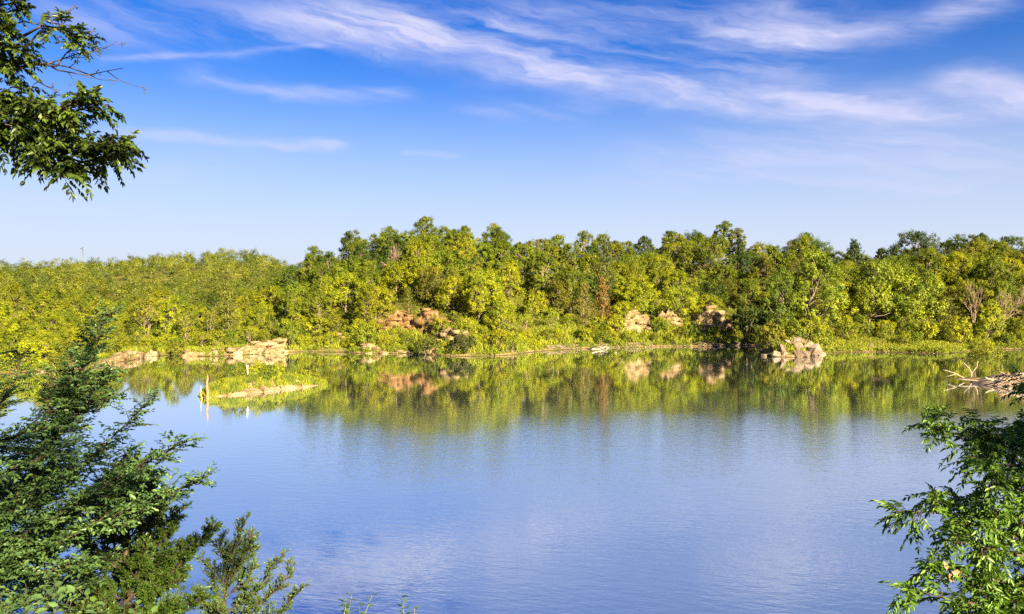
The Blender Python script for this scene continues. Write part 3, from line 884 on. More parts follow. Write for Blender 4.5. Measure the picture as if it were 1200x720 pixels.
for u_, dd_, hp_, v_, cn_, lab_ in ((723, 168, 24, 0, 'yellow-green', 'bush hiding the left corner of the narrow cream cliff'), 
        (769, 171, 19, 2, 'mid green', 'upright green bush in the gap right of the narrow cream cliff'), (804, 170, 17, 2, 'yellow-green', 'upright bush in front of the right side of the slimmest cream cliff'),
        (812, 170, 17, 0, 'mid green', 'green bush at the left foot of the broad cream cliff'),
        (437, 151, 22, 0, 'yellow-green', 'bush covering the lower left of the tall brown cliff'), 
        (517, 149, 22, 2, 'yellow-green', 'upright bush between the tall brown cliff and the pale cliff'), (430, 149, 26, 0, 'mid green', 'green bush behind the bright pale rock patch'),
        (372, 157, 24, 1, 'yellow-green', 'bush at the left side of the small rusty outcrop'), (396, 157, 22, 0, 'olive', 'olive bush at the right side of the small rusty outcrop'),
        (930, 150, 24, 1, 'mid green', 'green bush directly behind the middle of the boulder pile'), (948, 151, 30, 0, 'yellow-green', 'bush at the foot of the tall tree behind the boulder pile'),
        (966, 150, 26, 2, 'lime', 'bright bush behind the right end of the boulder pile'), (990, 158, 26, 0, 'yellow-green', 'wide bush at the left start of the flat grass point'),
        (1010, 162, 24, 1, 'mid green', 'green bush below the broad sunlit tree on the grass point'), (1034, 161, 22, 2, 'yellow-green', 'bush between the two sunlit trees behind the grass point'),
        (1058, 163, 26, 0, 'mid green', 'green bush under the rounded sunlit tree behind the grass point'), (1084, 160, 22, 1, 'lime', 'bright bush between the rounded tree and the squat olive cedar'),
        (1104, 160, 24, 2, 'yellow-green', 'bush in front of the squat olive cedar'), (1124, 158, 30, 0, 'yellow-green', 'bush right of the squat olive cedar, left of the brightest bush'),
        (338, 151, 34, 2, 'mid green', 'dark leafy bush against the tower end of the white ledge')):
    special('bush', v_, u_, dd_, hp_, COLS[cn_], cn_, lab_, 'bushes along the far shore', 0.95)

# ---- the wood on the slopes
pts = [(a[0], a[1]) for a in SPECIAL]
trees = []
GUARD = [(440, 518, 11.5), (506, 548, 8.0), (720, 768, 9.5), (770, 800, 11.5), (806, 864, 9.5), (262, 340, 4.0), (360, 406, 6.5), (890, 972, 5.5), (970, 1140, 15.0)]
tries = 0
while tries < 23000 and len(trees) < 326:
    tries += 1
    if len(trees) >= 300: tries = max(tries, 20000)       # the last few stand just past the frame edges
    u = TR.uniform(-40, 1250) if tries < 20000 else TR.choice([TR.uniform(-260, -40), TR.uniform(1250, 1400)])
    d = TR.uniform(112, 232) if u > 340 else TR.uniform(112, 262)
    x, y = spot(u, d)
    s = float(poly_sd(np.array([x]), np.array([y]), LAKE)[0])
    if s < 3.2 or (u > 350 and s > 62) or s > 105:
        continue
    if any(a < u < b and s < c for a, b, c in GUARD):
        continue
    if u < 335:
        gap = 5.2 if s < 30 else 8.5
    else:
        gap = 3.9 if s < 20 else 4.7
    if (x > 60 and y < 125) or y < 60:
        continue
    if u < -40 or u > 1250: gap *= 1.35
    if (x + 116) ** 2 + (y - 190) ** 2 < 90:                        # the bare clearing on the left slope
        continue
    if any((x - a) ** 2 + (y - b) ** 2 < gap * gap for a, b in pts):
        continue
    pts.append((x, y)); trees.append((x, y, s, u))
for x, y, s, u in trees:
    r = TR.uniform()
    if s < 12:
        name = 'elm_tree' if r < 0.30 else 'slender_tree' if r < 0.50 else 'cedar_tree' if r < 0.60 else 'oak_tree'
        sz = TR.uniform(0.58, 0.85)
        cn = ['lime', 'yellow-green', 'mid green', 'olive'][TR.choice(4, p=[.34, .40, .18, .08])]
    elif s < 34:
        name = 'elm_tree' if r < 0.42 else 'oak_tree' if r < 0.90 else 'cedar_tree'
        sz = TR.uniform(0.75, 1.05)
        cn = ['lime', 'yellow-green', 'mid green', 'dark green', 'olive'][TR.choice(5, p=[.16, .40, .28, .08, .08])]
    else:
        name = 'oak_tree' if r < 0.58 else 'elm_tree' if r < 0.93 else 'cedar_tree'
        sz = TR.uniform(0.85, 1.12)
        cn = ['yellow-green', 'mid green', 'dark green', 'olive'][TR.choice(4, p=[.28, .44, .18, .10])]
    if 325 < u < 410:
        sz *= 0.86
    if u < 335:
        sz *= 0.80
        if s < 45: cn = ['lime', 'yellow-green', 'mid green'][TR.choice(3, p=[.38, .36, .26])]
    plant(name, int(TR.integers(len(LIB[name]))), x, y, sz, jit(cn), cn, wide=TR.uniform(1.0, 1.25))

# ---- bushes along the water's edge
nb = 0
for _ in range(5000):
    if nb >= 115:
        break
    u = TR.uniform(-20, 1215)
    i = np.interp(u, [p[0] for p in shore_px], [p[1] for p in shore_px])
    x0, y0 = on_water(u, i)
    back = TR.uniform(0.5, 3.0) if TR.uniform() < 0.4 else TR.uniform(1.2, 9.0) if TR.uniform() < 0.7 else TR.uniform(5, 16)
    x, y = x0 * (y0 + back) / y0, y0 + back
    s = float(poly_sd(np.array([x]), np.array([y]), LAKE)[0])
    if s < 0.3 or (885 < u < 985) or (965 < u < 1140 and s < 9) or (100 < u < 185 and s < 4.5) or (212 < u < 338 and s < 4.2):
        continue
    if (425 < u < 545 or 725 < u < 862) and TR.uniform() < 0.6:
        continue
    if any((x - a) ** 2 + (y - b) ** 2 < 2.0 ** 2 for a, b in pts):
        continue
    pts.append((x, y)); nb += 1
    cn = ['lime', 'yellow-green', 'mid green', 'olive'][TR.choice(4, p=[.36, .36, .18, .10])]
    sz = TR.uniform(0.6, 1.15) * (0.75 if (425 < u < 545 or 725 < u < 862) else 1.0)
    plant('bush', int(TR.integers(3)), x, y, sz, jit(cn), cn)

# ---- labels: colour, kind, place on the slope, landmark; ranks only where a cell holds several
ZONES = [(75, 'left of the sandy shelf'), (150, 'behind the sandy rock shelf'), (212, 'near the vase-shaped tree'), (265, 'behind the low tan ledge'), (338, 'behind the blocky white ledge'),
         (408, 'above the rusty outcrop'), (445, 'left of the brown cliff'), (515, 'above the tall brown cliff'), (560, 'above the pale cliff'), (640, 'right of the pale cliff'),
         (690, 'left of the fallen log'), (725, 'behind the fallen log'), (772, 'over the narrow cream cliff'), (808, 'over the slimmest cream cliff'), (865, 'over the broad cream cliff'),
         (896, 'beside the dark cove'), (970, 'behind the boulder pile'), (1020, 'behind the grass point start'), (1075, 'behind the grass point middle'), (1130, 'behind the grass point end'),
         (1180, 'behind the driftwood pile'), (9999, 'at the right edge')]


def row_of(s, u):
    if s < 6: return 'at the waterline'
    if s < 18: return 'on lower slope'
    if s < 36: return 'at mid slope'
    if s < 52 or u < 335: return 'on upper slope'
    return 'on skyline ridge'


print('planted', len(PLANTED), len(trees), tries)
cells = {}
for r in PLANTED:
    zone = next(z for lim, z in ZONES if r['px'] < lim)
    cells.setdefault((r['c'], r['kind'], row_of(r['s'], r['px']), zone), []).append(r)
ORD = ['first', 'second', 'third', 'fourth', 'fifth', 'sixth', 'seventh', 'eighth', 'ninth', 'tenth', 'eleventh', 'twelfth']
for (c, kd, row, zone), rs in cells.items():
    body = f'{c} {kd} {row} {zone}'
    if len(rs) == 1:
        names = [body]
    elif len(rs) == 2:
        rs.sort(key=lambda r: -r['h']); names = ['taller ' + body, 'shorter ' + body]
    elif len(rs) == 3:
        rs.sort(key=lambda r: -r['h']); names = ['tallest ' + body, 'middle-sized ' + body, 'smallest ' + body]
    else:
        rs.sort(key=lambda r: r['px']); names = [f'{ORD[i]} {body} from the left' for i in range(len(rs))]
    for r, nm in zip(rs, names):
        tag(r['o'], nm, 'bush' if kd == 'bush' else 'tree', 'bushes along the far shore' if kd == 'bush' else 'trees of the far slopes')

ug = MB(); ur = np.random.default_rng(61)
n = 30000
u = ur.uniform(-300, 1420, n); d = ur.uniform(112, 235, n); x = (u - 600) / F * d; s = poly_sd(x, d, LAKE)
lim = np.where(u < 335, 95, 64)
keep = (s > 2.5) & (s < lim) & ~((u > 965) & (u < 1140) & (s < 8)) & ~((x > 60) & (d < 125)) & ((x + 116) ** 2 + (d - 190) ** 2 > 60)
for a, b, c in ((440, 518, 9.0), (506, 548, 6.2), (720, 768, 7.4), (770, 800, 9.0), (806, 864, 7.4), (262, 340, 3.0), (885, 972, 5.0), (100, 186, 4.0)):
    keep &= ~((u > a) & (u < b) & (s < c) & ((s > 1.5) & (ur.uniform(size=n) < 0.93)))
x, y, s = x[keep], d[keep], s[keep]
keep = fbm(x / 6, y / 6, None, 71) > 0.32
x, y, s = x[keep], y[keep], s[keep]
hh = ur.uniform(0.3, 2.0, len(x)) * np.where(s < 8, 0.6, 1.0)
cen = np.c_[x, y, height(x, y) + hh * 0.6]
clusters(ug, ur, cen, unit(ur.normal(size=cen.shape) * 0.5 + UP), 0.45 + 0.3 * hh, 22, 0.24, ur.uniform(0.1, 0.9, len(x)))
u = ur.uniform(-20, 1215, 5200)
y0 = F * CAMZ / (np.interp(u, [p[0] for p in shore_px], [p[1] for p in shore_px]) - HZ)
y = y0 + ur.uniform(-.5, 2.0, len(u)); x = (u - 600) / F * y; z = height(x, y)
kp = (z > 0.0) & (fbm(x / 3.5, y / 3.5, None, 121, 3) > 0.47) & ~((u > 262) & (u < 338)) & ~((u > 885) & (u < 970)) & ~((u > 104) & (u < 184)) & ~((u > 650) & (u < 885) & (fbm(x / 3.5, y / 3.5, None, 5, 3) < .55))
TUFTS += [(a, b, c + ur.uniform(.1, .5)) for a, b, c in zip(x[kp], y[kp], z[kp])]
tf = np.array(TUFTS)
clusters(ug, ur, tf, unit(ur.normal(size=tf.shape) * 0.4 + [0, -.6, .8]), ur.uniform(.25, .6, len(tf)), 26, 0.18, ur.uniform(0.1, 0.9, len(tf)))
tag(link('undergrowth', ug.mesh('undergrowth', M_LEAF), None, (0, 0, 0), (0.145, 0.170, 0.010)), 'dense brush between the trees of the far slopes', 'undergrowth', None, 'stuff')

# ---- far woods on the left hill: one mass
fr_ = np.random.default_rng(9)
fw = MB()
fp, n_ = [], 0
for _ in range(40000):
    if len(fp) >= 860:
        break
    u = fr_.uniform(-300, 420); d = 235 + 300 * fr_.uniform() ** 0.8
    x, y = spot(u, d)
    s = float(poly_sd(np.array([x]), np.array([y]), LAKE)[0])
    if s < 95 or (u > 345 and s < 60):
        continue
    if any(abs(x - a) < 6 and (x - a) ** 2 + (y - b) ** 2 < 54 for a, b in fp):
        continue
    fp.append((x, y))
fpa = np.array(fp); fz = height(fpa[:, 0], fpa[:, 1])
for (x, y), z in zip(fp, fz):
    H = fr_.uniform(4.5, 9.5); Wd = fr_.uniform(5.5, 10.5)
    nl = 24
    dirs = unit(fr_.normal(size=(nl, 3)) + UP * 0.4)
    cen = np.array([x, y, z + H * 0.58]) + dirs * np.array([Wd * .45, Wd * .45, H * .40]) * fr_.uniform(0.6, 1.0, (nl, 1))
    tb = fr_.choice([0.0, 0.15, 0.5, 0.75, 1.0])
    clusters(fw, fr_, cen, dirs, fr_.uniform(0.7, 1.35, nl), 24, 0.46, np.clip(tb + fr_.normal(size=nl) * 0.1, 0, 1), 1.0, 1.2, 0.2, 0.05)
tag(link('distant_woods', fw.mesh('distant_woods', M_LEAF), None, (0, 0, 0), (0.120, 0.132, 0.011)), 'low mixed woods covering the distant left hill', 'woods', None, 'stuff')

# one flat-topped tree and a lattice mast stand clear of the far skyline
x, y = spot(82, 455)
plant('oak_tree', 3, x, y, 1.25, COLS['dark green'], 'dark green', None, None, 'lone flat-topped tree standing clear of the far left skyline', None, 1.0)
ms = MB(); x, y = spot(97, 465); gz = h1(x, y)
for a, b in ((-.7, -.7), (.7, -.7), (.7, .7), (-.7, .7)):
    ms.tube([[a, b, 0], [a * .3, b * .3, 20]], [0.06, 0.05], 4)
for k in range(9):
    z0, z1 = k * 2.2, k * 2.2 + 2.2
    f0, f1 = .7 * (1 - .7 * z0 / 20), .7 * (1 - .7 * z1 / 20)
    for sx_, sy_ in ((1, 0), (-1, 0), (0, 1), (0, -1)):
        p0 = [sx_ * f0 - sy_ * f0, sy_ * f0 + sx_ * f0, z0]; p1 = [sx_ * f1 + sy_ * f1, sy_ * f1 - sx_ * f1, z1]
        ms.tube([p0, p1], 0.03, 3)
m_mast, k = new_mat('galvanised_steel')
p = k.n('ShaderNodeBsdfPrincipled', ins={'Base Color': (0.16, 0.165, 0.18, 1), 'Metallic': 0.6, 'Roughness': 0.5})
nz_ = k.noise(None, 3.0); k.l(k.m('MULTIPLY_ADD', nz_, 0.3, 0.35), p.inputs['Roughness'])
o_ = k.n('ShaderNodeOutputMaterial'); k.l(p.outputs[0], o_.inputs[0])
mast = link('lattice_mast', None, None, (x, y, gz))
tag(mast, 'thin grey lattice mast on the far left skyline', 'mast')
link('tower_frame', ms.mesh('tower_frame', m_mast), mast)
m2 = MB(); m2.tube([[-1.6, 0, 19.2], [1.6, 0, 19.2]], 0.14, 5); m2.tube([[0, 0, 19], [0, 0, 22]], 0.07, 4)
link('antenna', m2.mesh('antenna', m_mast), mast)

# ------------------------------------------------------------------ grasses (nobody could count them)
def blades(mb, rng, xy, z, hmin, hmax, wd, tone=(0.2, 0.9)):
    n = len(xy)
    b = np.c_[xy, z]
    d = unit(np.c_[rng.normal(size=(n, 2)) * 0.4, np.ones(n)])
    nrm = unit(np.c_[rng.normal(size=(n, 2)), np.full(n, 0.1)])
    L = rng.uniform(hmin, hmax, n)
    mb.cards(b + d * L[:, None] * 0.45, d, nrm, L, L * 0 + wd * rng.uniform(.6, 1.4, n), rng.uniform(*tone, n))


gr = np.random.default_rng(21)
gm = MB()
n = 80000
u = gr.uniform(-30, 1225, n); sh = np.interp(u, [p[0] for p in shore_px], [p[1] for p in shore_px])
y0 = F * CAMZ / (sh - HZ); back = gr.uniform(0.1, 1, n) ** 1.6 * 13 + 0.6
y = y0 + back; x = (u - 600) / F * y
s = poly_sd(x, y, LAKE); cl_ = fbm(x / 2.2, y / 2.2, None, 31)
flat = (965 < u) & (u < 1140)
z = height(x, y)
keep = (z > 0.10) & ((cl_ > 0.34) | flat) & ~((u > 884) & (u < 968) & (s < 1.6)) & ~((u > 262) & (u < 338) & (s < 3.6)) & ~((u > 640) & (u < 884) & (s < 1.5)) & ~((u > 104) & (u < 184) & (s < 3))
x, y, z, flat = x[keep], y[keep], z[keep], flat[keep]
blades(gm, gr, np.c_[x, y][~flat], z[~flat], 0.35, 1.2, 0.16)
blades(gm, gr, np.c_[x, y][flat], z[flat], 0.2, 0.55, 0.12)
tag(link('shore_grass', gm.mesh('shore_grass', M_GRASS), None, (0, 0, 0), (0.185, 0.195, 0.020)), 'sunlit yellow grass along the far shore', 'grass', None, 'stuff')

sr_ = np.random.default_rng(91)
sm_ = MB(); n = 1000
u = np.r_[sr_.uniform(640, 890, n), sr_.uniform(-20, 1140, n // 2)]
y0 = F * CAMZ / (np.interp(u, [p[0] for p in shore_px], [p[1] for p in shore_px]) - HZ)
y = y0 + sr_.uniform(-0.4, 1.5, len(u)); x = (u - 600) / F * y; z = height(x, y)
hexa, fq = HEXA, HEXQ
for i in range(len(u)):
    if z[i] < -0.2: continue
    r_ = sr_.uniform(0.04, 0.15) ** 1.0 * np.array([1.3, 1, .7]); a = sr_.uniform(0, 6.28); c_, s_ = math.cos(a), math.sin(a)
    v = (hexa + sr_.normal(size=(8, 3)) * .28) * r_
    v = np.c_[v[:, 0] * c_ - v[:, 1] * s_, v[:, 0] * s_ + v[:, 1] * c_, v[:, 2]]
    sm_.add(v + [x[i], y[i], z[i] + .03], fq, None, sr_.uniform(.1, .9))
tag(link('shore_rubble', sm_.mesh('shore_rubble', M_BOULDER)), 'small broken stones strewn along the far waterline', 'rubble', None, 'stuff')

# ------------------------------------------------------------------ the island
A, B = np.array(on_water(240, 467.5)), np.array(on_water(389, 450.5))
ax_ = unit(B - A); nb_ = np.array([-ax_[1], ax_[0]])
LEN = float(np.linalg.norm(B - A)); WID = 6.2


def isl(s, t):                             # s 0..1 along, t 0..1 from the front water line to the back
    front = -0.25 * math.sin(3.1 * s) if np.isscalar(s) else -0.25 * np.sin(3.1 * s)
    w_ = WID * np.sin(np.pi * np.clip(s, 0, 1) ** 0.9) ** 0.7
    return w_


def isl_xy(s, t):
    wv = isl(s, t)
    p = A[None] + ax_[None] * (s * LEN)[:, None] + nb_[None] * ((t * wv) + (vnoise(s * 14, t * 0, None, 3) - 0.5) * 0.5)[:, None]
    return p


def isl_z(s, t):
    env = np.sin(np.pi * np.clip(s, 0, 1) ** 0.95) ** 0.75
    prof = sstep(0.0, 0.42, t) * (1 - sstep(0.6, 1.0, t))
    return -0.25 + env * (1.15 * prof * (0.85 + 0.3 * vnoise(s * 9, t * 4, None, 8))) + 0.52 * env * sstep(0, 0.07, t) * (1 - sstep(.9, 1, t)) + (fbm(s * 40, t * 16, None, 5) - 0.5) * 0.35 * env


ns, nt = 110, 46
SS, TT = np.meshgrid(np.linspace(0, 1, ns), np.linspace(0, 1, nt))
im = MB()
xy = isl_xy(SS.ravel(), TT.ravel())
i0 = (np.arange(nt - 1)[:, None] * ns + np.arange(ns - 1)[None]).ravel()
im.add(np.c_[xy, isl_z(SS.ravel(), TT.ravel())], np.stack([i0, i0 + 1, i0 + ns + 1, i0 + ns], 1))
tag(link('island', im.mesh('island', M_LIME)), kind='structure')
ig = MB(); ir = np.random.default_rng(33)
n = 26000
s, t = ir.uniform(0.03, 0.97, n), ir.uniform(0.075, 0.95, n)
den = fbm(s * 16, t * 5, None, 41) + 0.45 * (t - 0.35) + 0.25 * (s - 0.4)
k_ = den > 0.30 + 0.05 * (np.abs(s - 0.50) < 0.10) * (t < 0.4)
s, t = s[k_], t[k_]
tn = fbm(s * 22, t * 8, None, 44)
for lo, hi in ((0, .44), (.44, .54), (.54, 1)):
    kk = (tn >= lo) & (tn < hi)
    blades(ig, ir, isl_xy(s[kk], t[kk]), isl_z(s[kk], t[kk]), 0.2, 0.45 + .4 * lo, 0.06, (lo * .9, .25 + lo * 1.3))
tag(link('island_grass', ig.mesh('island_grass', M_GRASS), None, (0, 0, 0), (0.165, 0.178, 0.018)), 'yellow-green grass covering the little island', 'grass', None, 'stuff')
WEEDS = [(0.36, 0.45, .34, 'dark leafy weed clump left of the white post on the island'), (0.60, 0.42, .42, 'largest dark green weed clump in the middle of the island'),
         (0.50, 0.24, .30, 'low dark weed clump on the rocks below the white post'), (0.68, 0.55, .40, 'taller yellowish weed clump on the island crest'),
         (0.80, 0.45, .34, 'green weed clump on the right slope of the island'), (0.92, 0.5, .26, 'small weed clump at the right tip of the island'),
         (0.56, 0.62, .42, 'bright weed clump on the highest point of the island'), (0.22, 0.5, .24, 'small weed clump on the left slope of the island')]
for i, (s, t, sz, lab) in enumerate(WEEDS):
    p = isl_xy(np.array([s]), np.array([t]))[0]; z = float(isl_z(np.array([s]), np.array([t]))[0])
    c = COLS['mid green'] if 'dark' in lab else COLS['lime'] if 'yellow' in lab or 'bright' in lab else COLS['yellow-green']
    sz *= 1.35
    o = plant('bush', i % 3, p[0], p[1], sz, c, '', None, z, lab, 'weeds on the island')
    o['category'] = 'weed'; o.name = 'weed_clump'
for s, t, sx_, sz_, lab in ((0.30, .05, .55, .42, 'pale rock at the front waterline of the island, left of centre'), (0.42, .07, .7, .5, 'broad pale rock at the front waterline of the island, in the centre'),
                      (0.52, .12, .6, .5, 'stacked grey rock on the island slope, just right of centre'), (0.58, .05, .5, .36, 'flat pale rock at the front waterline of the island, right of centre'),
                      (0.17, .05, .5, .34, 'small pale rock near the left tip of the island'), (0.74, .05, .45, .3, 'small cream rock on the right half of the island waterline'), (0.36, .18, .45, .4, 'upright pale rock half buried in the island grass')):
    p = isl_xy(np.array([s]), np.array([t]))[0]; z = float(isl_z(np.array([s]), np.array([t]))[0])
    b = link('rock', boulder_mesh(rb, sx_ * .85, sx_ * .55, sz_ * .8, M_LIME, 10), None, (p[0], p[1], z + 0.08)); b.rotation_euler[2] = rb.uniform(0, 6)
    tag(b, lab, 'rock', 'rocks of the island')

# rotten stump and a leaning stick at the island's left tip, bleached post on top
sm = MB(); p = A + ax_ * 0.55 + nb_ * 0.3
wv = np.random.default_rng(3)
zz = np.linspace(-0.4, 2.35, 12)
sm.tube(np.c_[np.cumsum(wv.normal(size=12) * 0.02), np.cumsum(wv.normal(size=12) * 0.02), zz], np.array([.20, .19, .17, .15, .16, .14, .15, .12, .13, .10, .08, .03]) * 0.75, 8)
for k in range(9):
    a = wv.uniform(0, 6.28); z0 = wv.uniform(0.5, 2.1)
    sm.tube([[0, 0, z0], [math.cos(a) * .14, math.sin(a) * .14, z0 + .05], [math.cos(a) * .28, math.sin(a) * .28, z0 + wv.uniform(-.1, .2)]], [.03, .02, .008], 4)
tag(link('dead_stump', sm.mesh('dead_stump', M_STUMP), None, (p[0], p[1], 0)), 'reddish rotten snag standing at the left tip of the island', 'stump')
sk = MB(); p = A - ax_ * 0.1 + nb_ * 0.2
sk.tube([[0.05, 0, -0.3], [-.12, 0, 0.25], [-.2, 0.05, .5], [-.16, 0, 1.0], [-.2, 0, 1.35]], [.05, .045, .035, .02, .01], 5)
tag(link('dead_stick', sk.mesh('dead_stick', M_DEAD), None, (p[0], p[1], 0)), 'thin crooked bleached stick in the water left of the red snag', 'stick')
m_white, k = new_mat('weathered_white_wood')
p_ = k.n('ShaderNodeBsdfPrincipled', ins={'Roughness': 0.8})
k.l(k.mix(k.noise(None, 6.0, 4.0), (0.55, 0.52, 0.47), (0.36, 0.31, 0.26)), p_.inputs['Base Color'])
o_ = k.n('ShaderNodeOutputMaterial'); k.l(p_.outputs[0], o_.inputs[0])
pm = MB(); p = isl_xy(np.array([0.43]), np.array([0.5]))[0]; z = float(isl_z(np.array([.43]), np.array([.5]))[0])
pm.tube([[0, 0, -.2], [0.02, 0, .5], [-.02, 0, 1.0], [0.03, 0, 1.35]], [.11, .08, .075, .05], 7)
pm.tube([[0, 0, .9], [-.12, 0, 1.25], [-.14, 0, 1.5]], [.04, .03, .012], 5)
tag(link('bleached_post', pm.mesh('bleached_post', m_white), None, (p[0], p[1], z)), 'white bleached forked post standing on the island crest', 'post')

# ------------------------------------------------------------------ driftwood at the right and fallen logs
dr = np.random.default_rng(55)
px0 = np.array(on_water(1128, 445)); px1_ = np.array(on_water(1204, 458))
n = 75
dm = MB()
hx = np.linspace(-1, 1, 26); HX, HY = np.meshgrid(hx, hx)
rad2 = HX ** 2 + HY ** 2
dm.add(np.stack([HX.ravel() * 6.0 + 59.8, HY.ravel() * 4.0 + 94.0, (np.maximum(0, 1 - rad2) ** .8 * 1.5 + (fbm(HX * 6, HY * 6, None, 3) - .5) * .5 - 0.25).ravel()], 1),
       (lambda a: np.stack([a, a + 1, a + 27, a + 26], 1))((np.arange(25)[:, None] * 26 + np.arange(25)[None]).ravel()))
tag(link('gravel_spit', dm.mesh('gravel_spit', M_BOULDER, False)), kind='structure')
LOGL = ['longest pale driftwood log along the front of the heap', 'thick grey driftwood log at the left end of the heap', 'driftwood log sloping down into the water left of the heap']
for i in range(n):
    t = dr.uniform(0, 1); lm = MB()
    L = dr.uniform(0.6, 2.6) if i else 4.0
    r = dr.uniform(0.03, 0.10)
    a = dr.normal() * 0.7 + 0.15
    cx = 55.6 + t * 9.5; cy = 91.3 - t * 1.3 + dr.uniform(-0.8, 3.0)
    cz = 0.15 + dr.uniform(0.1, 1.9) * math.exp(-((t - .5) / .5) ** 2)
    if i == 1: cx, cy, cz, L, r, a = 55.6, 93.0, 0.3, 2.6, 0.2, -0.4
    if i == 2: cx, cy, cz, L, r, a = 54.6, 94.5, 0.3, 4.2, 0.07, -0.5
    d = np.array([math.cos(a), math.sin(a) * 1.0, dr.normal() * 0.28 - (0.16 if i != 2 else 0.2) * (1 if i == 2 else 0)])
    lm.tube(curve_pts(-d * L / 2, d * L / 2, dr, 5, 0.05), np.linspace(r, r * .55, 5), 6)
    o = link('driftwood_log', lm.mesh('driftwood_log', M_DEAD if dr.uniform() < .45 else M_GREYTREE if dr.uniform() < .6 else M_STUMP, True), None, (cx, cy, cz))
    tag(o, LOGL[i] if i < 3 else 'short weathered driftwood stick jumbled in the heap on the right shore', 'driftwood', 'driftwood heap on the right shore')
fm = MB(); x, y = on_water(1138, 443)
fm.tube([[0, 0, -.2], [0.08, 0, .6], [-.25, 0, 1.2], [-.7, .1, 1.7], [-.95, 0, 1.95]], [.09, .075, .055, .04, .018], 6)
fm.tube([[0.08, 0, .5], [.4, 0, 1.0], [.75, 0, 1.45], [.85, 0, 2.1]], [.07, .06, .045, .02], 6)
fm.tube([[-.25, 0, 1.2], [-.2, .1, 1.6], [-.35, 0, 2.0]], [.03, .02, .01], 4)
tag(link('dead_branch', fm.mesh('dead_branch', M_DEAD, True), None, (x, y, 0)), 'forked bare branch sticking up from the left end of the driftwood heap', 'dead branch')
fm = MB(); x, y = on_water(1130, 446)
fm.tube([[0, 0, .3], [-1.2, 0, .9], [-2.2, .1, 1.2], [-2.6, 0, 1.3]], [.055, .04, .03, .012], 5)
fm.tube([[-1, 0, .8], [-1.6, 0, .6], [-2.4, .1, .4]], [.04, .03, .01], 5)
tag(link('dead_branch', fm.mesh('dead_branch', M_DEAD, True), None, (x, y, 0)), 'thin bare branch reaching left over the water from the driftwood heap', 'dead branch')
for (ua, va, ub, vb, rr, lab) in ((686, 408, 722, 414.0, .16, 'longest fallen pale log slanting into the water below the brown cedar'), (694, 411.5, 722, 406, .12, 'thinner fallen pale log crossing the longest one'),
                                  (1165, 409, 1202, 409.3, .17, 'pale log lying along the shore at the right picture edge')):
    (xa, ya), (xb, yb) = on_water(ua, va), on_water(ub, vb)
    lm = MB(); lm.tube(curve_pts([xa, ya, .35], [xb, yb, .12 if ua < 1000 else .4], dr, 6, .03), np.linspace(rr, rr * .5, 6), 7)
    lm.tube([[xa * .5 + xb * .5, ya * .5 + yb * .5, .2], [xa * .45 + xb * .55 + .2, ya * .5 + yb * .5, .9]], [rr * .4, .02], 5)
    tag(link('fallen_log', lm.mesh('fallen_log', M_DEAD, True)), lab, 'log', 'fallen logs on the far shore')

# ------------------------------------------------------------------ foreground plants on the near bank
FG = np.random.default_rng(404)


def world(pl):
    return np.array([at(*p) for p in pl])


def resample(pts, n):
    seg = np.r_[0, np.cumsum(np.linalg.norm(np.diff(pts, axis=0), axis=1))]
    t = np.linspace(0, seg[-1], n)
    # soft corners
    p = np.stack([np.interp(t, seg, pts[:, i]) for i in range(3)], 1)
    for _ in range(2):
        p[1:-1] = p[1:-1] * .5 + (p[:-2] + p[2:]) * .25
    return p, seg[-1]


def elm_bough(wood, lv, pl, r0, sec=0.55, dens=1.0, leaf=0.052, first=0.12):
    p, L = resample(world(pl), 24)
    wood.tube(p, np.linspace(r0, 0.004, 24), 6)
    tan = unit(np.gradient(p, axis=0))
    ns_ = int(L * 19 * dens)
    for i in range(ns_):
        t = first + (1 - first) * (i + FG.uniform()) / ns_
        j = min(22, int(t * 23)); a = p[j] + (p[j + 1] - p[j]) * (t * 23 - j)
        T = tan[j]
        side = unit(np.cross(T, UP) + FG.normal(size=3) * 0.35) * (1 if i % 2 else -1)
        l2 = sec * (1.05 - 0.72 * t) * FG.uniform(0.6, 1.25)
        d2 = unit(T * FG.uniform(0.5, 0.95) + side * 0.8 + UP * FG.uniform(-0.1, 0.22))
        m = 8
        q2 = a + d2 * np.linspace(0, l2, m)[:, None] + UP * (-0.10 * l2) * (np.linspace(0, 1, m) ** 2)[:, None] + FG.normal(size=(m, 3)) * 0.006
        wood.tube(q2, np.linspace(0.006, 0.0018, m), 4)
        n3 = max(3, int(l2 / 0.045))
        for k in range(n3):
            t3 = (k + 0.6) / n3
            b = a + d2 * l2 * t3 - UP * 0.10 * l2 * t3 ** 2
            sd = unit(np.cross(d2, UP) + FG.normal(size=3) * 0.25) * (1 if k % 2 else -1)
            l3 = (0.05 + 0.17 * (1 - t3)) * FG.uniform(0.6, 1.3)
            d3 = unit(d2 * 0.75 + sd * 0.75 + UP * FG.uniform(-.12, .2))
            nl = max(3, int(l3 / 0.017))
            tt = (np.arange(nl) + 0.7) / nl
            base = b + d3 * l3 * tt[:, None]
            s3 = unit(np.cross(d3, UP)) * np.where(np.arange(nl) % 2, 1, -1)[:, None]
            dl = unit(d3 * 0.8 + s3 * 0.8 + FG.normal(size=(nl, 3)) * 0.3 - UP * 0.1)
            nr = unit(UP * 0.9 + FG.normal(size=(nl, 3)) * 0.42)
            LL = leaf * FG.uniform(0.6, 1.2, nl)
            lv.leaves(base, dl, nr, LL, LL * 0.52, np.clip(FG.normal(size=nl) * .2 + .45, 0, 1))


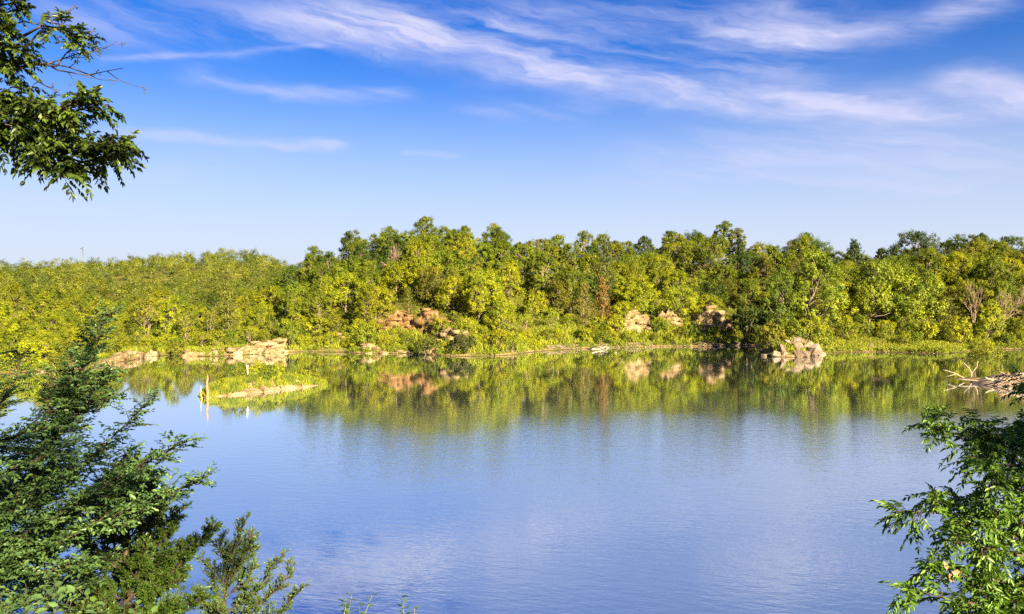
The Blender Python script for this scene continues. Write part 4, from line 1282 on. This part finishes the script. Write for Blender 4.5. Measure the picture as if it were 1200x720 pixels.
def scale_spray(lv, wood, a, d, L, m, tw=True):
    """a cedar spray: a twig clothed in short scaly shoots that point forward"""
    n = 7
    tt = np.linspace(0, 1, n)[:, None]
    q2 = a + d * L * tt + UP * (0.10 * L) * tt ** 2
    if tw:
        wood.tube(q2, np.linspace(0.006, 0.002, n), 4)
    k = int(m * L / 0.25)
    t = FG.uniform(0.08, 1, k) ** 0.8
    b = a + d * (L * t)[:, None] + UP * (0.10 * L * t ** 2)[:, None]
    off = unit(FG.normal(size=(k, 3)))
    dl = unit(d * 0.85 + off * 0.75 + UP * 0.18)
    ln = FG.uniform(0.03, 0.075, k) * (1.15 - 0.5 * t)
    lv.cards(b + dl * ln[:, None] * .5, dl, unit(FG.normal(size=(k, 3)) + UP * .4), ln, ln * 0.24 + 0.006, np.clip(FG.normal(size=k) * .2 + .3 + .3 * t, 0, 1))
    for s_ in range(3):                    # second-order tips
        c = b + dl * ln[:, None] * FG.uniform(.5, .95, (k, 1))
        d2 = unit(dl + FG.normal(size=(k, 3)) * .45)
        l2 = ln * 0.55
        lv.cards(c + d2 * l2[:, None] * .5, d2, unit(FG.normal(size=(k, 3))), l2, l2 * .22 + .003, np.clip(FG.normal(size=k) * .2 + .35 + .3 * t, 0, 1))


def cedar_bough(wood, lv, pl, r0, sec=0.4, dens=1.0, m=40):
    p, L = resample(pl if isinstance(pl, np.ndarray) else world(pl), 18)
    wood.tube(p, np.linspace(r0, 0.003, 18), 5)
    tan = unit(np.gradient(p, axis=0))
    ns_ = int(L * 36 * dens)
    for i in range(ns_):
        t = 0.1 + 0.9 * (i + FG.uniform()) / ns_
        j = min(16, int(t * 17)); a = p[j] + (p[j + 1] - p[j]) * (t * 17 - j); T = tan[j]
        o_ = unit(FG.normal(size=3)); o_ = unit(o_ - T * np.dot(o_, T))
        scale_spray(lv, wood, a, unit(T * 0.9 + o_ * 0.75 + UP * 0.25), sec * (1.05 - 0.75 * t) * FG.uniform(.5, 1.2), m)


def compound_leaf(lv, wood, a, d, L, pairs, ll, lw, tone0):
    """pinnate leaf: arching stalk, paired drooping leaflets and one at the tip"""
    n = 6; tt = np.linspace(0, 1, n)[:, None]
    wood.tube(a + d * L * tt - UP * 0.30 * L * tt ** 2, np.linspace(.003, .0012, n), 3)
    t = np.repeat(np.linspace(0.25, 0.97, pairs), 2)
    sg = np.tile([1.0, -1.0], pairs)[:, None]
    side = unit(np.cross(d, UP) + FG.normal(size=3) * 0.2)
    b = a + d * (L * t)[:, None] - UP * (0.30 * L * t ** 2)[:, None]
    k = len(t)
    dl = unit(side * sg * 0.85 + d * 0.62 - UP * FG.uniform(.1, .65, (k, 1)) + FG.normal(size=(k, 3)) * .16)
    dl = np.vstack([dl, unit(d - UP * .7)[None]]); b = np.vstack([b, a + d * L - UP * .3 * L])
    LL = ll * FG.uniform(.75, 1.15, k + 1) * np.r_[0.75 + 0.35 * np.sin(np.pi * t), 1.0]
    nr = unit(UP * .8 + FG.normal(size=(k + 1, 3)) * .35)
    lv.leaves(b, dl, nr, LL, LL * lw, np.clip(tone0 + FG.normal(size=k + 1) * .14, 0, 1), .18)


def pinnate_bough(wood, lv, pl, r0, twig=0.30, dens=1.0, leafL=0.26, pairs=5, ll=0.095, lw=0.27, first=0.15, tone=0.45):
    p, L = resample(world(pl), 20)
    wood.tube(p, np.linspace(r0, 0.004, 20), 6)
    tan = unit(np.gradient(p, axis=0))
    ns_ = max(3, int(L * 7 * dens))
    for i in range(ns_ + 1):
        t = min(1.0, first + (1 - first) * (i + FG.uniform()) / ns_) if i < ns_ else 1.0
        j = min(18, int(t * 19)); a = p[j] + (p[j + 1] - p[j]) * (t * 19 - j); T = tan[j]
        o_ = unit(FG.normal(size=3)); o_ = unit(o_ - T * np.dot(o_, T))
        d2 = unit(T * .75 + o_ * (.75 if i < ns_ else .2) + UP * .15)
        l2 = twig * FG.uniform(.45, 1.1) * (1.1 - .5 * t)
        wood.tube(np.array([a, a + d2 * l2 * .5 + UP * .01, a + d2 * l2]), [.006, .004, .0025], 4)
        for k in range(5):
            b = a + d2 * l2 * (0.3 + .7 * k / 4)
            th = FG.uniform(0, 6.28)
            s1 = unit(np.cross(d2, UP)); s2 = np.cross(s1, d2)
            dl = unit(d2 * .55 + (s1 * math.cos(th) + s2 * math.sin(th)) * .8 + UP * .15)
            compound_leaf(lv, wood, b, dl, leafL * FG.uniform(.65, 1.15), pairs, ll, lw, np.clip(tone + FG.normal() * .17, 0, 1))


def finish(name, wood, lv, bark, colour, base, label, cat, extra=()):
    base = np.asarray(base, float)
    root = link(name, None, None, tuple(base))
    for mbx in (wood, lv) + tuple(e[1] for e in extra):
        mbx.v = [v - base for v in mbx.v]
    link('trunk', wood.mesh('trunk', bark, True), root)
    link('crown', lv.mesh('crown', M_NEAR), root, (0, 0, 0), colour)
    for nm, mbx, mt in extra:
        link(nm, mbx.mesh(nm, mt, True), root)
    tag(root, label, cat)
    return root


def trunk_to(wood, base, top, r0, r1):
    wood.tube(curve_pts(np.asarray(base) - UP * .4, top, FG, 9, .03), np.linspace(r0, r1, 9), 10)


# --- leaning elm, left
wood, lv = MB(), MB()
bx, by = -6.3, 8.4; base = np.array([bx, by, h1(bx, by)])
fork = at(-60, 690, 8.5)
trunk_to(wood, base, fork, .17, .11)
wood.tube(curve_pts(fork, at(-55, 520, 8.8), FG, 7, .05), np.linspace(.10, .05, 7), 8)
E = [([(-60, 690, 8.5), (10, 605, 8.6), (62, 520, 8.8), (92, 440, 9.0), (112, 398, 9.2), (124, 370, 9.3)], .05, .44, 2.3),
     ([(62, 520, 8.8), (85, 488, 8.8), (108, 472, 8.7), (130, 466, 8.6)], .02, .36, 1.8),
     ([(40, 555, 8.7), (60, 470, 8.6), (62, 440, 8.5)], .02, .42, 1.0),
     ([(70, 500, 8.8), (95, 462, 8.8), (130, 436, 8.7)], .015, .34, 2.0),
     ([(62, 520, 8.8), (80, 450, 8.8), (84, 418, 8.8)], .015, .36, 2.0),
     ([(-55, 520, 8.8), (-5, 480, 8.8), (22, 440, 8.9), (20, 412, 9.0)], .03, .40, 1.1),
     ([(-55, 540, 8.8), (5, 515, 8.5), (55, 500, 8.3), (90, 505, 8.2)], .03, .45, 1.1),
     ([(-60, 640, 8.5), (30, 590, 8.2), (90, 550, 8.0), (135, 510, 7.9), (168, 476, 7.8)], .035, .50, 1.2),
     ([(-60, 670, 8.5), (60, 610, 8.1), (130, 565, 8.0), (180, 538, 7.9), (219, 516, 7.8)], .035, .50, 1.2),
     ([(-60, 690, 8.5), (60, 640, 8.1), (140, 603, 8.0), (195, 580, 7.9), (240, 560, 7.8)], .035, .48, 1.2),
     ([(-60, 610, 8.6), (10, 575, 8.9), (70, 555, 9.1), (120, 530, 9.2)], .03, .55, 1.1),
     ([(-60, 690, 8.5), (20, 650, 8.8), (80, 620, 9.0), (130, 610, 9.1)], .03, .55, 1.1),
     ([(-60, 690, 8.5), (0, 680, 8.2), (60, 668, 7.9), (120, 655, 7.8)], .03, .5, 1.1),
     ([(-60, 600, 8.6), (-10, 560, 8.2), (40, 540, 8.0), (85, 520, 7.9)], .03, .5, 1.1)]
for pl, r0, sec, dn in E:
    elm_bough(wood, lv, pl, r0 * .7, sec, dn)
for pl, r0, sec, dn in E[6:] + E[10:]:
    jx, jy, jd = FG.normal() * 14, abs(FG.normal()) * 22 + 8, FG.uniform(.3, 1.0)
    elm_bough(wood, lv, [pl[0]] + [(a - 25 + jx, b + jy, c + jd) for a, b, c in pl[1:]], r0 * .5, sec, dn * .9)
finish('elm_tree', wood, lv, M_DARKBARK, (0.098, 0.170, 0.052), base, 'small-leaved dark green tree leaning in from the left foreground', 'tree')

# --- dark cedar behind it
wood, lv = MB(), MB()
top = at(152, 545, 9.6); b0 = at(150, 760, 9.7)
base = np.array([b0[0], 9.7, h1(b0[0], 9.7)])
wood.tube(np.array([base - UP * .4, base * .5 + b0 * .5, b0, at(148, 640, 9.6), top]), [.09, .08, .06, .035, .006], 8)
for pl in ([(150, 740), (200, 715), (245, 700)], [(150, 715), (195, 680), (230, 640), (250, 618)], [(149, 690), (185, 660), (222, 640)], [(149, 668), (190, 635), (212, 600)],
           [(148, 640), (178, 612), (196, 580)], [(149, 615), (170, 592), (182, 565)], [(150, 590), (160, 570), (165, 548)], [(150, 570), (152, 555), (153, 538)],
           [(148, 730), (100, 715), (60, 705)], [(148, 700), (110, 685), (80, 665)], [(148, 670), (115, 655), (92, 630)], [(148, 640), (120, 618), (105, 592)], [(149, 610), (132, 590), (122, 565)],
           [(150, 590), (142, 572), (138, 552)], [(150, 760), (190, 745), (235, 735)], [(150, 755), (110, 742), (70, 738)], [(150, 745), (170, 715), (178, 690)], [(150, 745), (130, 720), (122, 700)], [(149, 700), (160, 670), (172, 640)]):
    dd = 9.6 + FG.normal() * .12
    cedar_bough(wood, lv, [(x_, y_, dd - .25 * i) for i, (x_, y_) in enumerate(pl)], .02, .36, 1.0)
for k in range(40):
    t = FG.uniform(0.0, 0.9); a = at(150, 760, 9.65) * (1 - t) + top * t
    th = FG.uniform(0, 6.28); d = np.array([math.cos(th), math.sin(th) * .9, .45]) * (0.22 + .75 * (1 - t)) * FG.uniform(.7, 1.1)
    cedar_bough(wood, lv, np.array([a, a + d * .5 - UP * .03, a + d]), .012, .30, .9)
finish('cedar_tree', wood, lv, M_DARKBARK, (0.060, 0.105, 0.016), base, 'dense feathery dark cedar in the lower left corner', 'cedar tree')

# --- young cedar beside it
wood, lv = MB(), MB()
top = at(286, 610, 10.4); b0 = at(262, 780, 10.5)
base = np.array([b0[0], 10.5, h1(b0[0], 10.5)])
wood.tube(np.array([base - UP * .4, b0, at(262, 715, 10.4), at(266, 660, 10.4), top]), [.06, .05, .03, .02, .004], 7)
for pl in ([(264, 690), (272, 650), (280, 625), (290, 606)], [(264, 690), (248, 670), (236, 655)], [(264, 680), (282, 650), (296, 640)], [(264, 700), (290, 680), (298, 662)], [(263, 720), (300, 695), (318, 665), (332, 650)],
           [(263, 730), (310, 705), (335, 680), (342, 660)], [(263, 745), (320, 725), (345, 700), (356, 686)], [(263, 730), (240, 705), (228, 690)], [(263, 715), (252, 690), (250, 672)], [(266, 660), (258, 640), (262, 628)],
           [(263, 750), (290, 725), (305, 705)], [(263, 760), (220, 740), (205, 722)], [(263, 700), (275, 672), (284, 655)]):
    cedar_bough(wood, lv, [(x_, y_, 10.4 - .12 * i) for i, (x_, y_) in enumerate(pl)], .014, .26, .9, 26)
for k in range(22):
    t = FG.uniform(0.0, 0.9); a = at(262, 770, 10.45) * (1 - t) + top * t
    th = FG.uniform(0, 6.28); d = np.array([math.cos(th), math.sin(th), .7]) * (0.12 + .5 * (1 - t)) * FG.uniform(.6, 1.0)
    cedar_bough(wood, lv, np.array([a, a + d * .5 - UP * .03, a + d]), .008, .2, .8, 24)
finish('cedar_tree', wood, lv, M_DARKBARK, (0.085, 0.130, 0.034), base, 'young open feathery cedar against the water, right of the dense one', 'cedar tree')

# --- pinnate-leaved tree, right
wood, lv = MB(), MB()
bx, by = 6.1, 7.2; base = np.array([bx, by, h1(bx, by)])
fork = at(1390, 660, 7.2)
trunk_to(wood, base, fork, .16, .11)
wood.tube(curve_pts(fork, at(1330, 420, 7.6), FG, 7, .04), np.linspace(.10, .05, 7), 8)
Rb = [([(1340, 520, 7.4), (1240, 510, 7.2), (1160, 522, 7.0), (1110, 510, 6.9), (1092, 503, 6.85)], .035, .26, 1.25),
      ([(1330, 530, 7.4), (1240, 525, 7.2), (1190, 518, 7.1), (1152, 508, 7.0)], .03, .22, 1.25),
      ([(1330, 480, 7.5), (1260, 478, 7.3), (1225, 470, 7.2), (1208, 456, 7.2)], .03, .2, 1.3),
      ([(1340, 540, 7.4), (1240, 545, 7.0), (1185, 545, 6.8), (1150, 545, 6.7)], .03, .28, 1.3),
      ([(1350, 560, 7.3), (1250, 570, 6.9), (1195, 575, 6.7), (1172, 570, 6.6)], .03, .26, 1.2),
      ([(1390, 650, 7.2), (1240, 640, 6.9), (1150, 620, 6.8), (1100, 598, 6.7), (1068, 600, 6.65)], .035, .26, 1.2),
      ([(1390, 650, 7.2), (1230, 625, 7.2), (1150, 605, 7.1), (1105, 587, 7.0)], .03, .24, 1.1),
      ([(1390, 660, 7.2), (1240, 660, 6.7), (1165, 645, 6.5), (1125, 635, 6.4)], .03, .28, 1.3),
      ([(1390, 670, 7.2), (1240, 690, 6.6), (1160, 680, 6.4), (1115, 672, 6.3), (1100, 674, 6.3)], .03, .24, 1.2),
      ([(1390, 680, 7.2), (1240, 720, 6.5), (1160, 712, 6.3), (1115, 702, 6.2), (1078, 694, 6.2)], .03, .24, 1.1),
      ([(1390, 660, 7.2), (1260, 610, 6.8), (1200, 605, 6.6), (1165, 610, 6.5)], .03, .28, 1.3),
      ([(1390, 690, 7.2), (1260, 740, 6.4), (1190, 735, 6.2), (1140, 728, 6.1)], .03, .28, 1.3),
      ([(1390, 690, 7.2), (1270, 690, 6.9), (1210, 680, 6.8), (1170, 690, 6.8)], .03, .3, 1.4),
      ([(1350, 500, 7.5), (1260, 520, 7.6), (1210, 515, 7.6), (1175, 520, 7.6)], .03, .3, 1.3),
      ([(1390, 690, 7.2), (1290, 760, 6.6), (1200, 770, 6.3), (1120, 765, 6.2)], .03, .3, 1.2)]
for pl, r0, tw, dn in Rb:
    pinnate_bough(wood, lv, pl, r0, tw, dn * 1.5, .20, 6, .062, .36)
cc, oo, rr_ = [], [], []
for _ in range(60):                        # unseen upper crown past the right frame edge, added to dapple the boughs
    c = np.array([FG.uniform(5.0, 11.0), FG.uniform(-2.0, 8.0), FG.uniform(10.0, 15.0)])
    if c[0] < .66 * max(c[1], 0) + 2.2:
        continue
    cc.append(c); oo.append(unit(c - np.array([7, 5, 10.0]))); rr_.append(FG.uniform(.45, .8))
for c in cc:
    wood.tube(curve_pts(at(1330, 420, 7.6) + [.6, 0, .3], c, FG, 5, .1), np.linspace(.035, .01, 5), 5)
clusters(lv, FG, np.array(cc), np.array(oo), np.array(rr_), 110, .12, FG.uniform(.2, .7, len(cc)))
root = finish('leafy_tree', wood, lv, M_DARKBARK, (0.105, 0.190, 0.022), base, 'green tree with drooping compound leaves entering from the right foreground', 'tree')
# a withered brown leaf caught on it
wl = MB(); c = at(1112, 672, 6.2)
wl.leaves(np.array([c, c + [.02, 0, .01], c + [-.01, .01, .02]]), np.array([[.5, .1, -.8], [.9, 0, -.3], [-.1, .2, 1.0]]), np.array([[0, -1, .2], [0, -1, .4], [.2, -1, 0]]), [.10, .11, .07], [.06, .065, .04], .5, .3)
wlm = MB(); wlm.v = wl.v; wlm.q = wl.q; wlm.a = wl.a; wlm.nv = wl.nv
m_brown, k = new_mat('withered_leaf')
p_ = k.n('ShaderNodeBsdfPrincipled', ins={'Roughness': 0.7})
k.l(k.mix(k.noise(None, 14.0), (0.24, 0.14, 0.09), (0.14, 0.075, 0.04)), p_.inputs['Base Color'])
o_ = k.n('ShaderNodeOutputMaterial'); k.l(p_.outputs[0], o_.inputs[0])
wlm.v = [v - base for v in wlm.v]
lf = link('withered_leaf', wlm.mesh('withered_leaf', m_brown), root); lf['label'] = 'withered brown leaf curled on a lower bough'

# --- soapberry-like tree reaching in at the upper left; unseen crown added over the camera's bank for shade
wood, lv, br = MB(), MB(), MB()
bx, by = -6.6, 4.6; base = np.array([bx, by, h1(bx, by)])
crotch = np.array([-6.3, 4.8, 10.2])
trunk_to(wood, base, crotch, .22, .15)
fork = at(-250, 90, 6.2)
wood.tube(curve_pts(crotch, fork, FG, 6, .05), np.linspace(.13, .06, 6), 8)
T_ = [([(-250, 90, 6.2), (-60, 125, 6.3), (0, 150, 6.3), (45, 174, 6.3), (100, 180, 6.2), (140, 168, 6.2)], .04, .20, 1.3),
      ([(0, 150, 6.3), (45, 138, 6.2), (85, 122, 6.1), (108, 122, 6.1)], .02, .2, 1.3),
      ([(20, 160, 6.3), (50, 182, 6.2), (75, 198, 6.2)], .015, .16, 1.2),
      ([(60, 178, 6.3), (95, 190, 6.3), (128, 186, 6.3)], .012, .14, 1.2),
      ([(-60, 125, 6.3), (0, 112, 6.4), (40, 118, 6.4), (75, 140, 6.4)], .02, .22, 1.3),
      ([(-250, 90, 6.2), (-50, 90, 6.4), (-5, 84, 6.4), (18, 80, 6.4)], .03, .18, 1.3),
      ([(-250, 90, 6.2), (-60, 40, 6.3), (-5, 35, 6.3), (15, 52, 6.3)], .03, .18, 1.2),
      ([(-60, 40, 6.3), (-10, 10, 6.3), (12, 4, 6.3)], .02, .16, 1.2),
      ([(-60, 125, 6.3), (-20, 140, 6.2), (15, 148, 6.1)], .02, .2, 1.2)]
for pl, r0, tw, dn in T_:
    pinnate_bough(wood, lv, pl, r0, tw, dn * 2.4, .15, 5, .058, .46, .2, .42)
for pl in ([(18, 80, 6.4), (40, 76, 6.4), (66, 78, 6.4)], [(28, 42, 6.4), (50, 30, 6.4), (70, 34, 6.4)]):
    wood.tube(world(pl), [.012, .009, .006], 5)
pinnate_bough(wood, lv, [(18, 80, 6.4), (28, 60, 6.4), (45, 38, 6.4), (70, 34, 6.4), (88, 40, 6.4)], .012, .14, .9, .15, 5, .056, .42, .4, .55)
pinnate_bough(wood, lv, [(66, 78, 6.4), (78, 62, 6.4), (88, 55, 6.4)], .008, .10, .9, .13, 4, .05, .42, .5, .55)
def twig_tree(a, b, r, depth):
    p = curve_pts(a, b, FG, 6, .10)
    wood.tube(p, np.linspace(r, r * .45, 6), 4)
    d = unit(b - a); L = np.linalg.norm(b - a)
    if depth:
        for k in range(3):
            e = p[2 + k]; nd = unit(d + FG.normal(size=3) * np.array([.5, .3, .5]))
            twig_tree(e, e + nd * L * FG.uniform(.25, .5), r * .55, depth - 1)
    else:
        for k in range(FG.integers(2, 5)):
            c = p[-1] + FG.normal(size=3) * np.array([.018, .012, .018])
            wood.tube(np.array([p[-1], c]), [.0012, .001], 3)
            for ph in range(1):
                th = np.linspace(0, math.pi, 5); rr = 0.0065
                br.tube(np.array([[c[0], c[1], c[2] + rr * math.cos(t_)] for t_ in th]), rr * np.sin(th) + .0004, 6)
for a, b in (((30, 76), (144, 80)), ((40, 76), (126, 56)), ((60, 78), (108, 92)), ((30, 82), (70, 106)), ((14, 30), (88, 6)), ((10, 6), (60, -12))):
    twig_tree(at(*a, 6.4), at(*b, 6.35), .007, 1)
# unseen high canopy, above and behind, added to shade the foreground plants
cc, oo, rr_ = [], [], []
for i_ in range(112):
    c = np.array([FG.uniform(-9.5, 4.0), FG.uniform(-6.5, 6.0), FG.uniform(11.5, 17.0)] if i_ < 75 else [FG.uniform(-4.5, 3.5), FG.uniform(-4.0, 4.0), FG.uniform(11.3, 15.5)])
    if c[1] > -1 and (HZ - F * (c[2] - 1.2 - CAMZ) / max(c[1] + 1.2, .5)) > -30 and abs(c[0]) < c[1] + 2.5:
        continue
    if c[1] > 0.5 and c[0] > -6 and c[2] < 10 + (c[1] + 1) * .48 + 1.3:
        continue
    cc.append(c); oo.append(unit(c - np.array([-6, 1, 12.0]))); rr_.append(FG.uniform(.5, .9))
wood.tube(curve_pts(crotch, np.array([-5.5, 1.5, 14.5]), FG, 7, .05), np.linspace(.14, .05, 7), 8)
for c in cc:
    wood.tube(curve_pts(np.array([-5.7, 2.2, 13.5]) * .8 + crotch * .2, c, FG, 5, .1), np.linspace(.04, .01, 5), 5)
clusters(lv, FG, np.array(cc), np.array(oo), np.array(rr_), 110, .13, FG.uniform(.2, .7, len(cc)))
m_berry, k = new_mat('dark_berry')
p_ = k.n('ShaderNodeBsdfPrincipled', ins={'Roughness': 0.35})
k.l(k.mix(k.noise(None, 30.0), (0.03, 0.035, 0.03), (0.07, 0.05, 0.03)), p_.inputs['Base Color'])
o_ = k.n('ShaderNodeOutputMaterial'); k.l(p_.outputs[0], o_.inputs[0])
finish('leafy_tree', wood, lv, M_DARKBARK, (0.075, 0.115, 0.016), base, 'tree with berried twigs and dark leaves overhanging the upper left corner', 'tree', (('berry_cluster', br, m_berry),))

# --- saplings whose tips show at the bottom edge, and pale weeds in the corner
def sapling(px, py, d, n, ll, lw, colour, label, spread=.25, droop=.2, name='sapling'):
    wood, lv = MB(), MB()
    tp = at(px, py, d); base = np.array([tp[0], d, h1(tp[0], d)])
    for k in range(n):
        e = tp + np.array([FG.normal() * spread, FG.normal() * spread, -abs(FG.normal()) * spread * .8]) if k else tp
        p = curve_pts(base - UP * .2 + FG.normal(size=3) * .03, e, FG, 9, .05)
        wood.tube(p, np.linspace(.016, .002, 9), 5)
        L = np.linalg.norm(e - base); m = int(min(L, 1.2) / .028)
        t = 1 - np.linspace(0, min(1, 1.2 / L), m)
        b = np.stack([np.interp(t, np.linspace(0, 1, 9), p[:, i]) for i in range(3)], 1)
        th = np.arange(m) * 2.4 + FG.uniform(0, 6)
        dl = unit(np.c_[np.cos(th), np.sin(th), FG.uniform(.15, .8, m)])
        LL = ll * FG.uniform(.7, 1.2, m)
        lv.leaves(b, dl, unit(UP + FG.normal(size=(m, 3)) * .3), LL, LL * lw, np.clip(FG.normal(size=m) * .18 + .5, 0, 1), droop)
    finish(name, wood, lv, M_DARKBARK if name != 'sapling' else M_BARK, colour, base, label, 'sapling' if name == 'sapling' else 'weed')


sapling(412, 698, 8.2, 6, .085, .34, (0.07, 0.13, 0.022), 'bushy light green sapling tip at the bottom edge, nearer the young cedar', .12)
sapling(470, 700, 8.4, 2, .085, .30, (0.06, 0.115, 0.02), 'single slim sapling tip at the bottom edge beside open water', .05)
sapling(486, 712, 8.3, 1, .07, .34, (0.075, 0.13, 0.02), 'shortest sapling tip at the bottom edge, furthest from the cedars', .05)
sapling(30, 684, 6.4, 26, .085, .55, (0.085, 0.15, 0.05), 'pale green broad-leaved weed in the very bottom left corner', .28, .1, 'leafy_weed')
sapling(110, 706, 6.6, 20, .07, .6, (0.09, 0.15, 0.03), 'bright green low weed at the bottom edge under the dense cedar', .22, .1, 'leafy_weed')
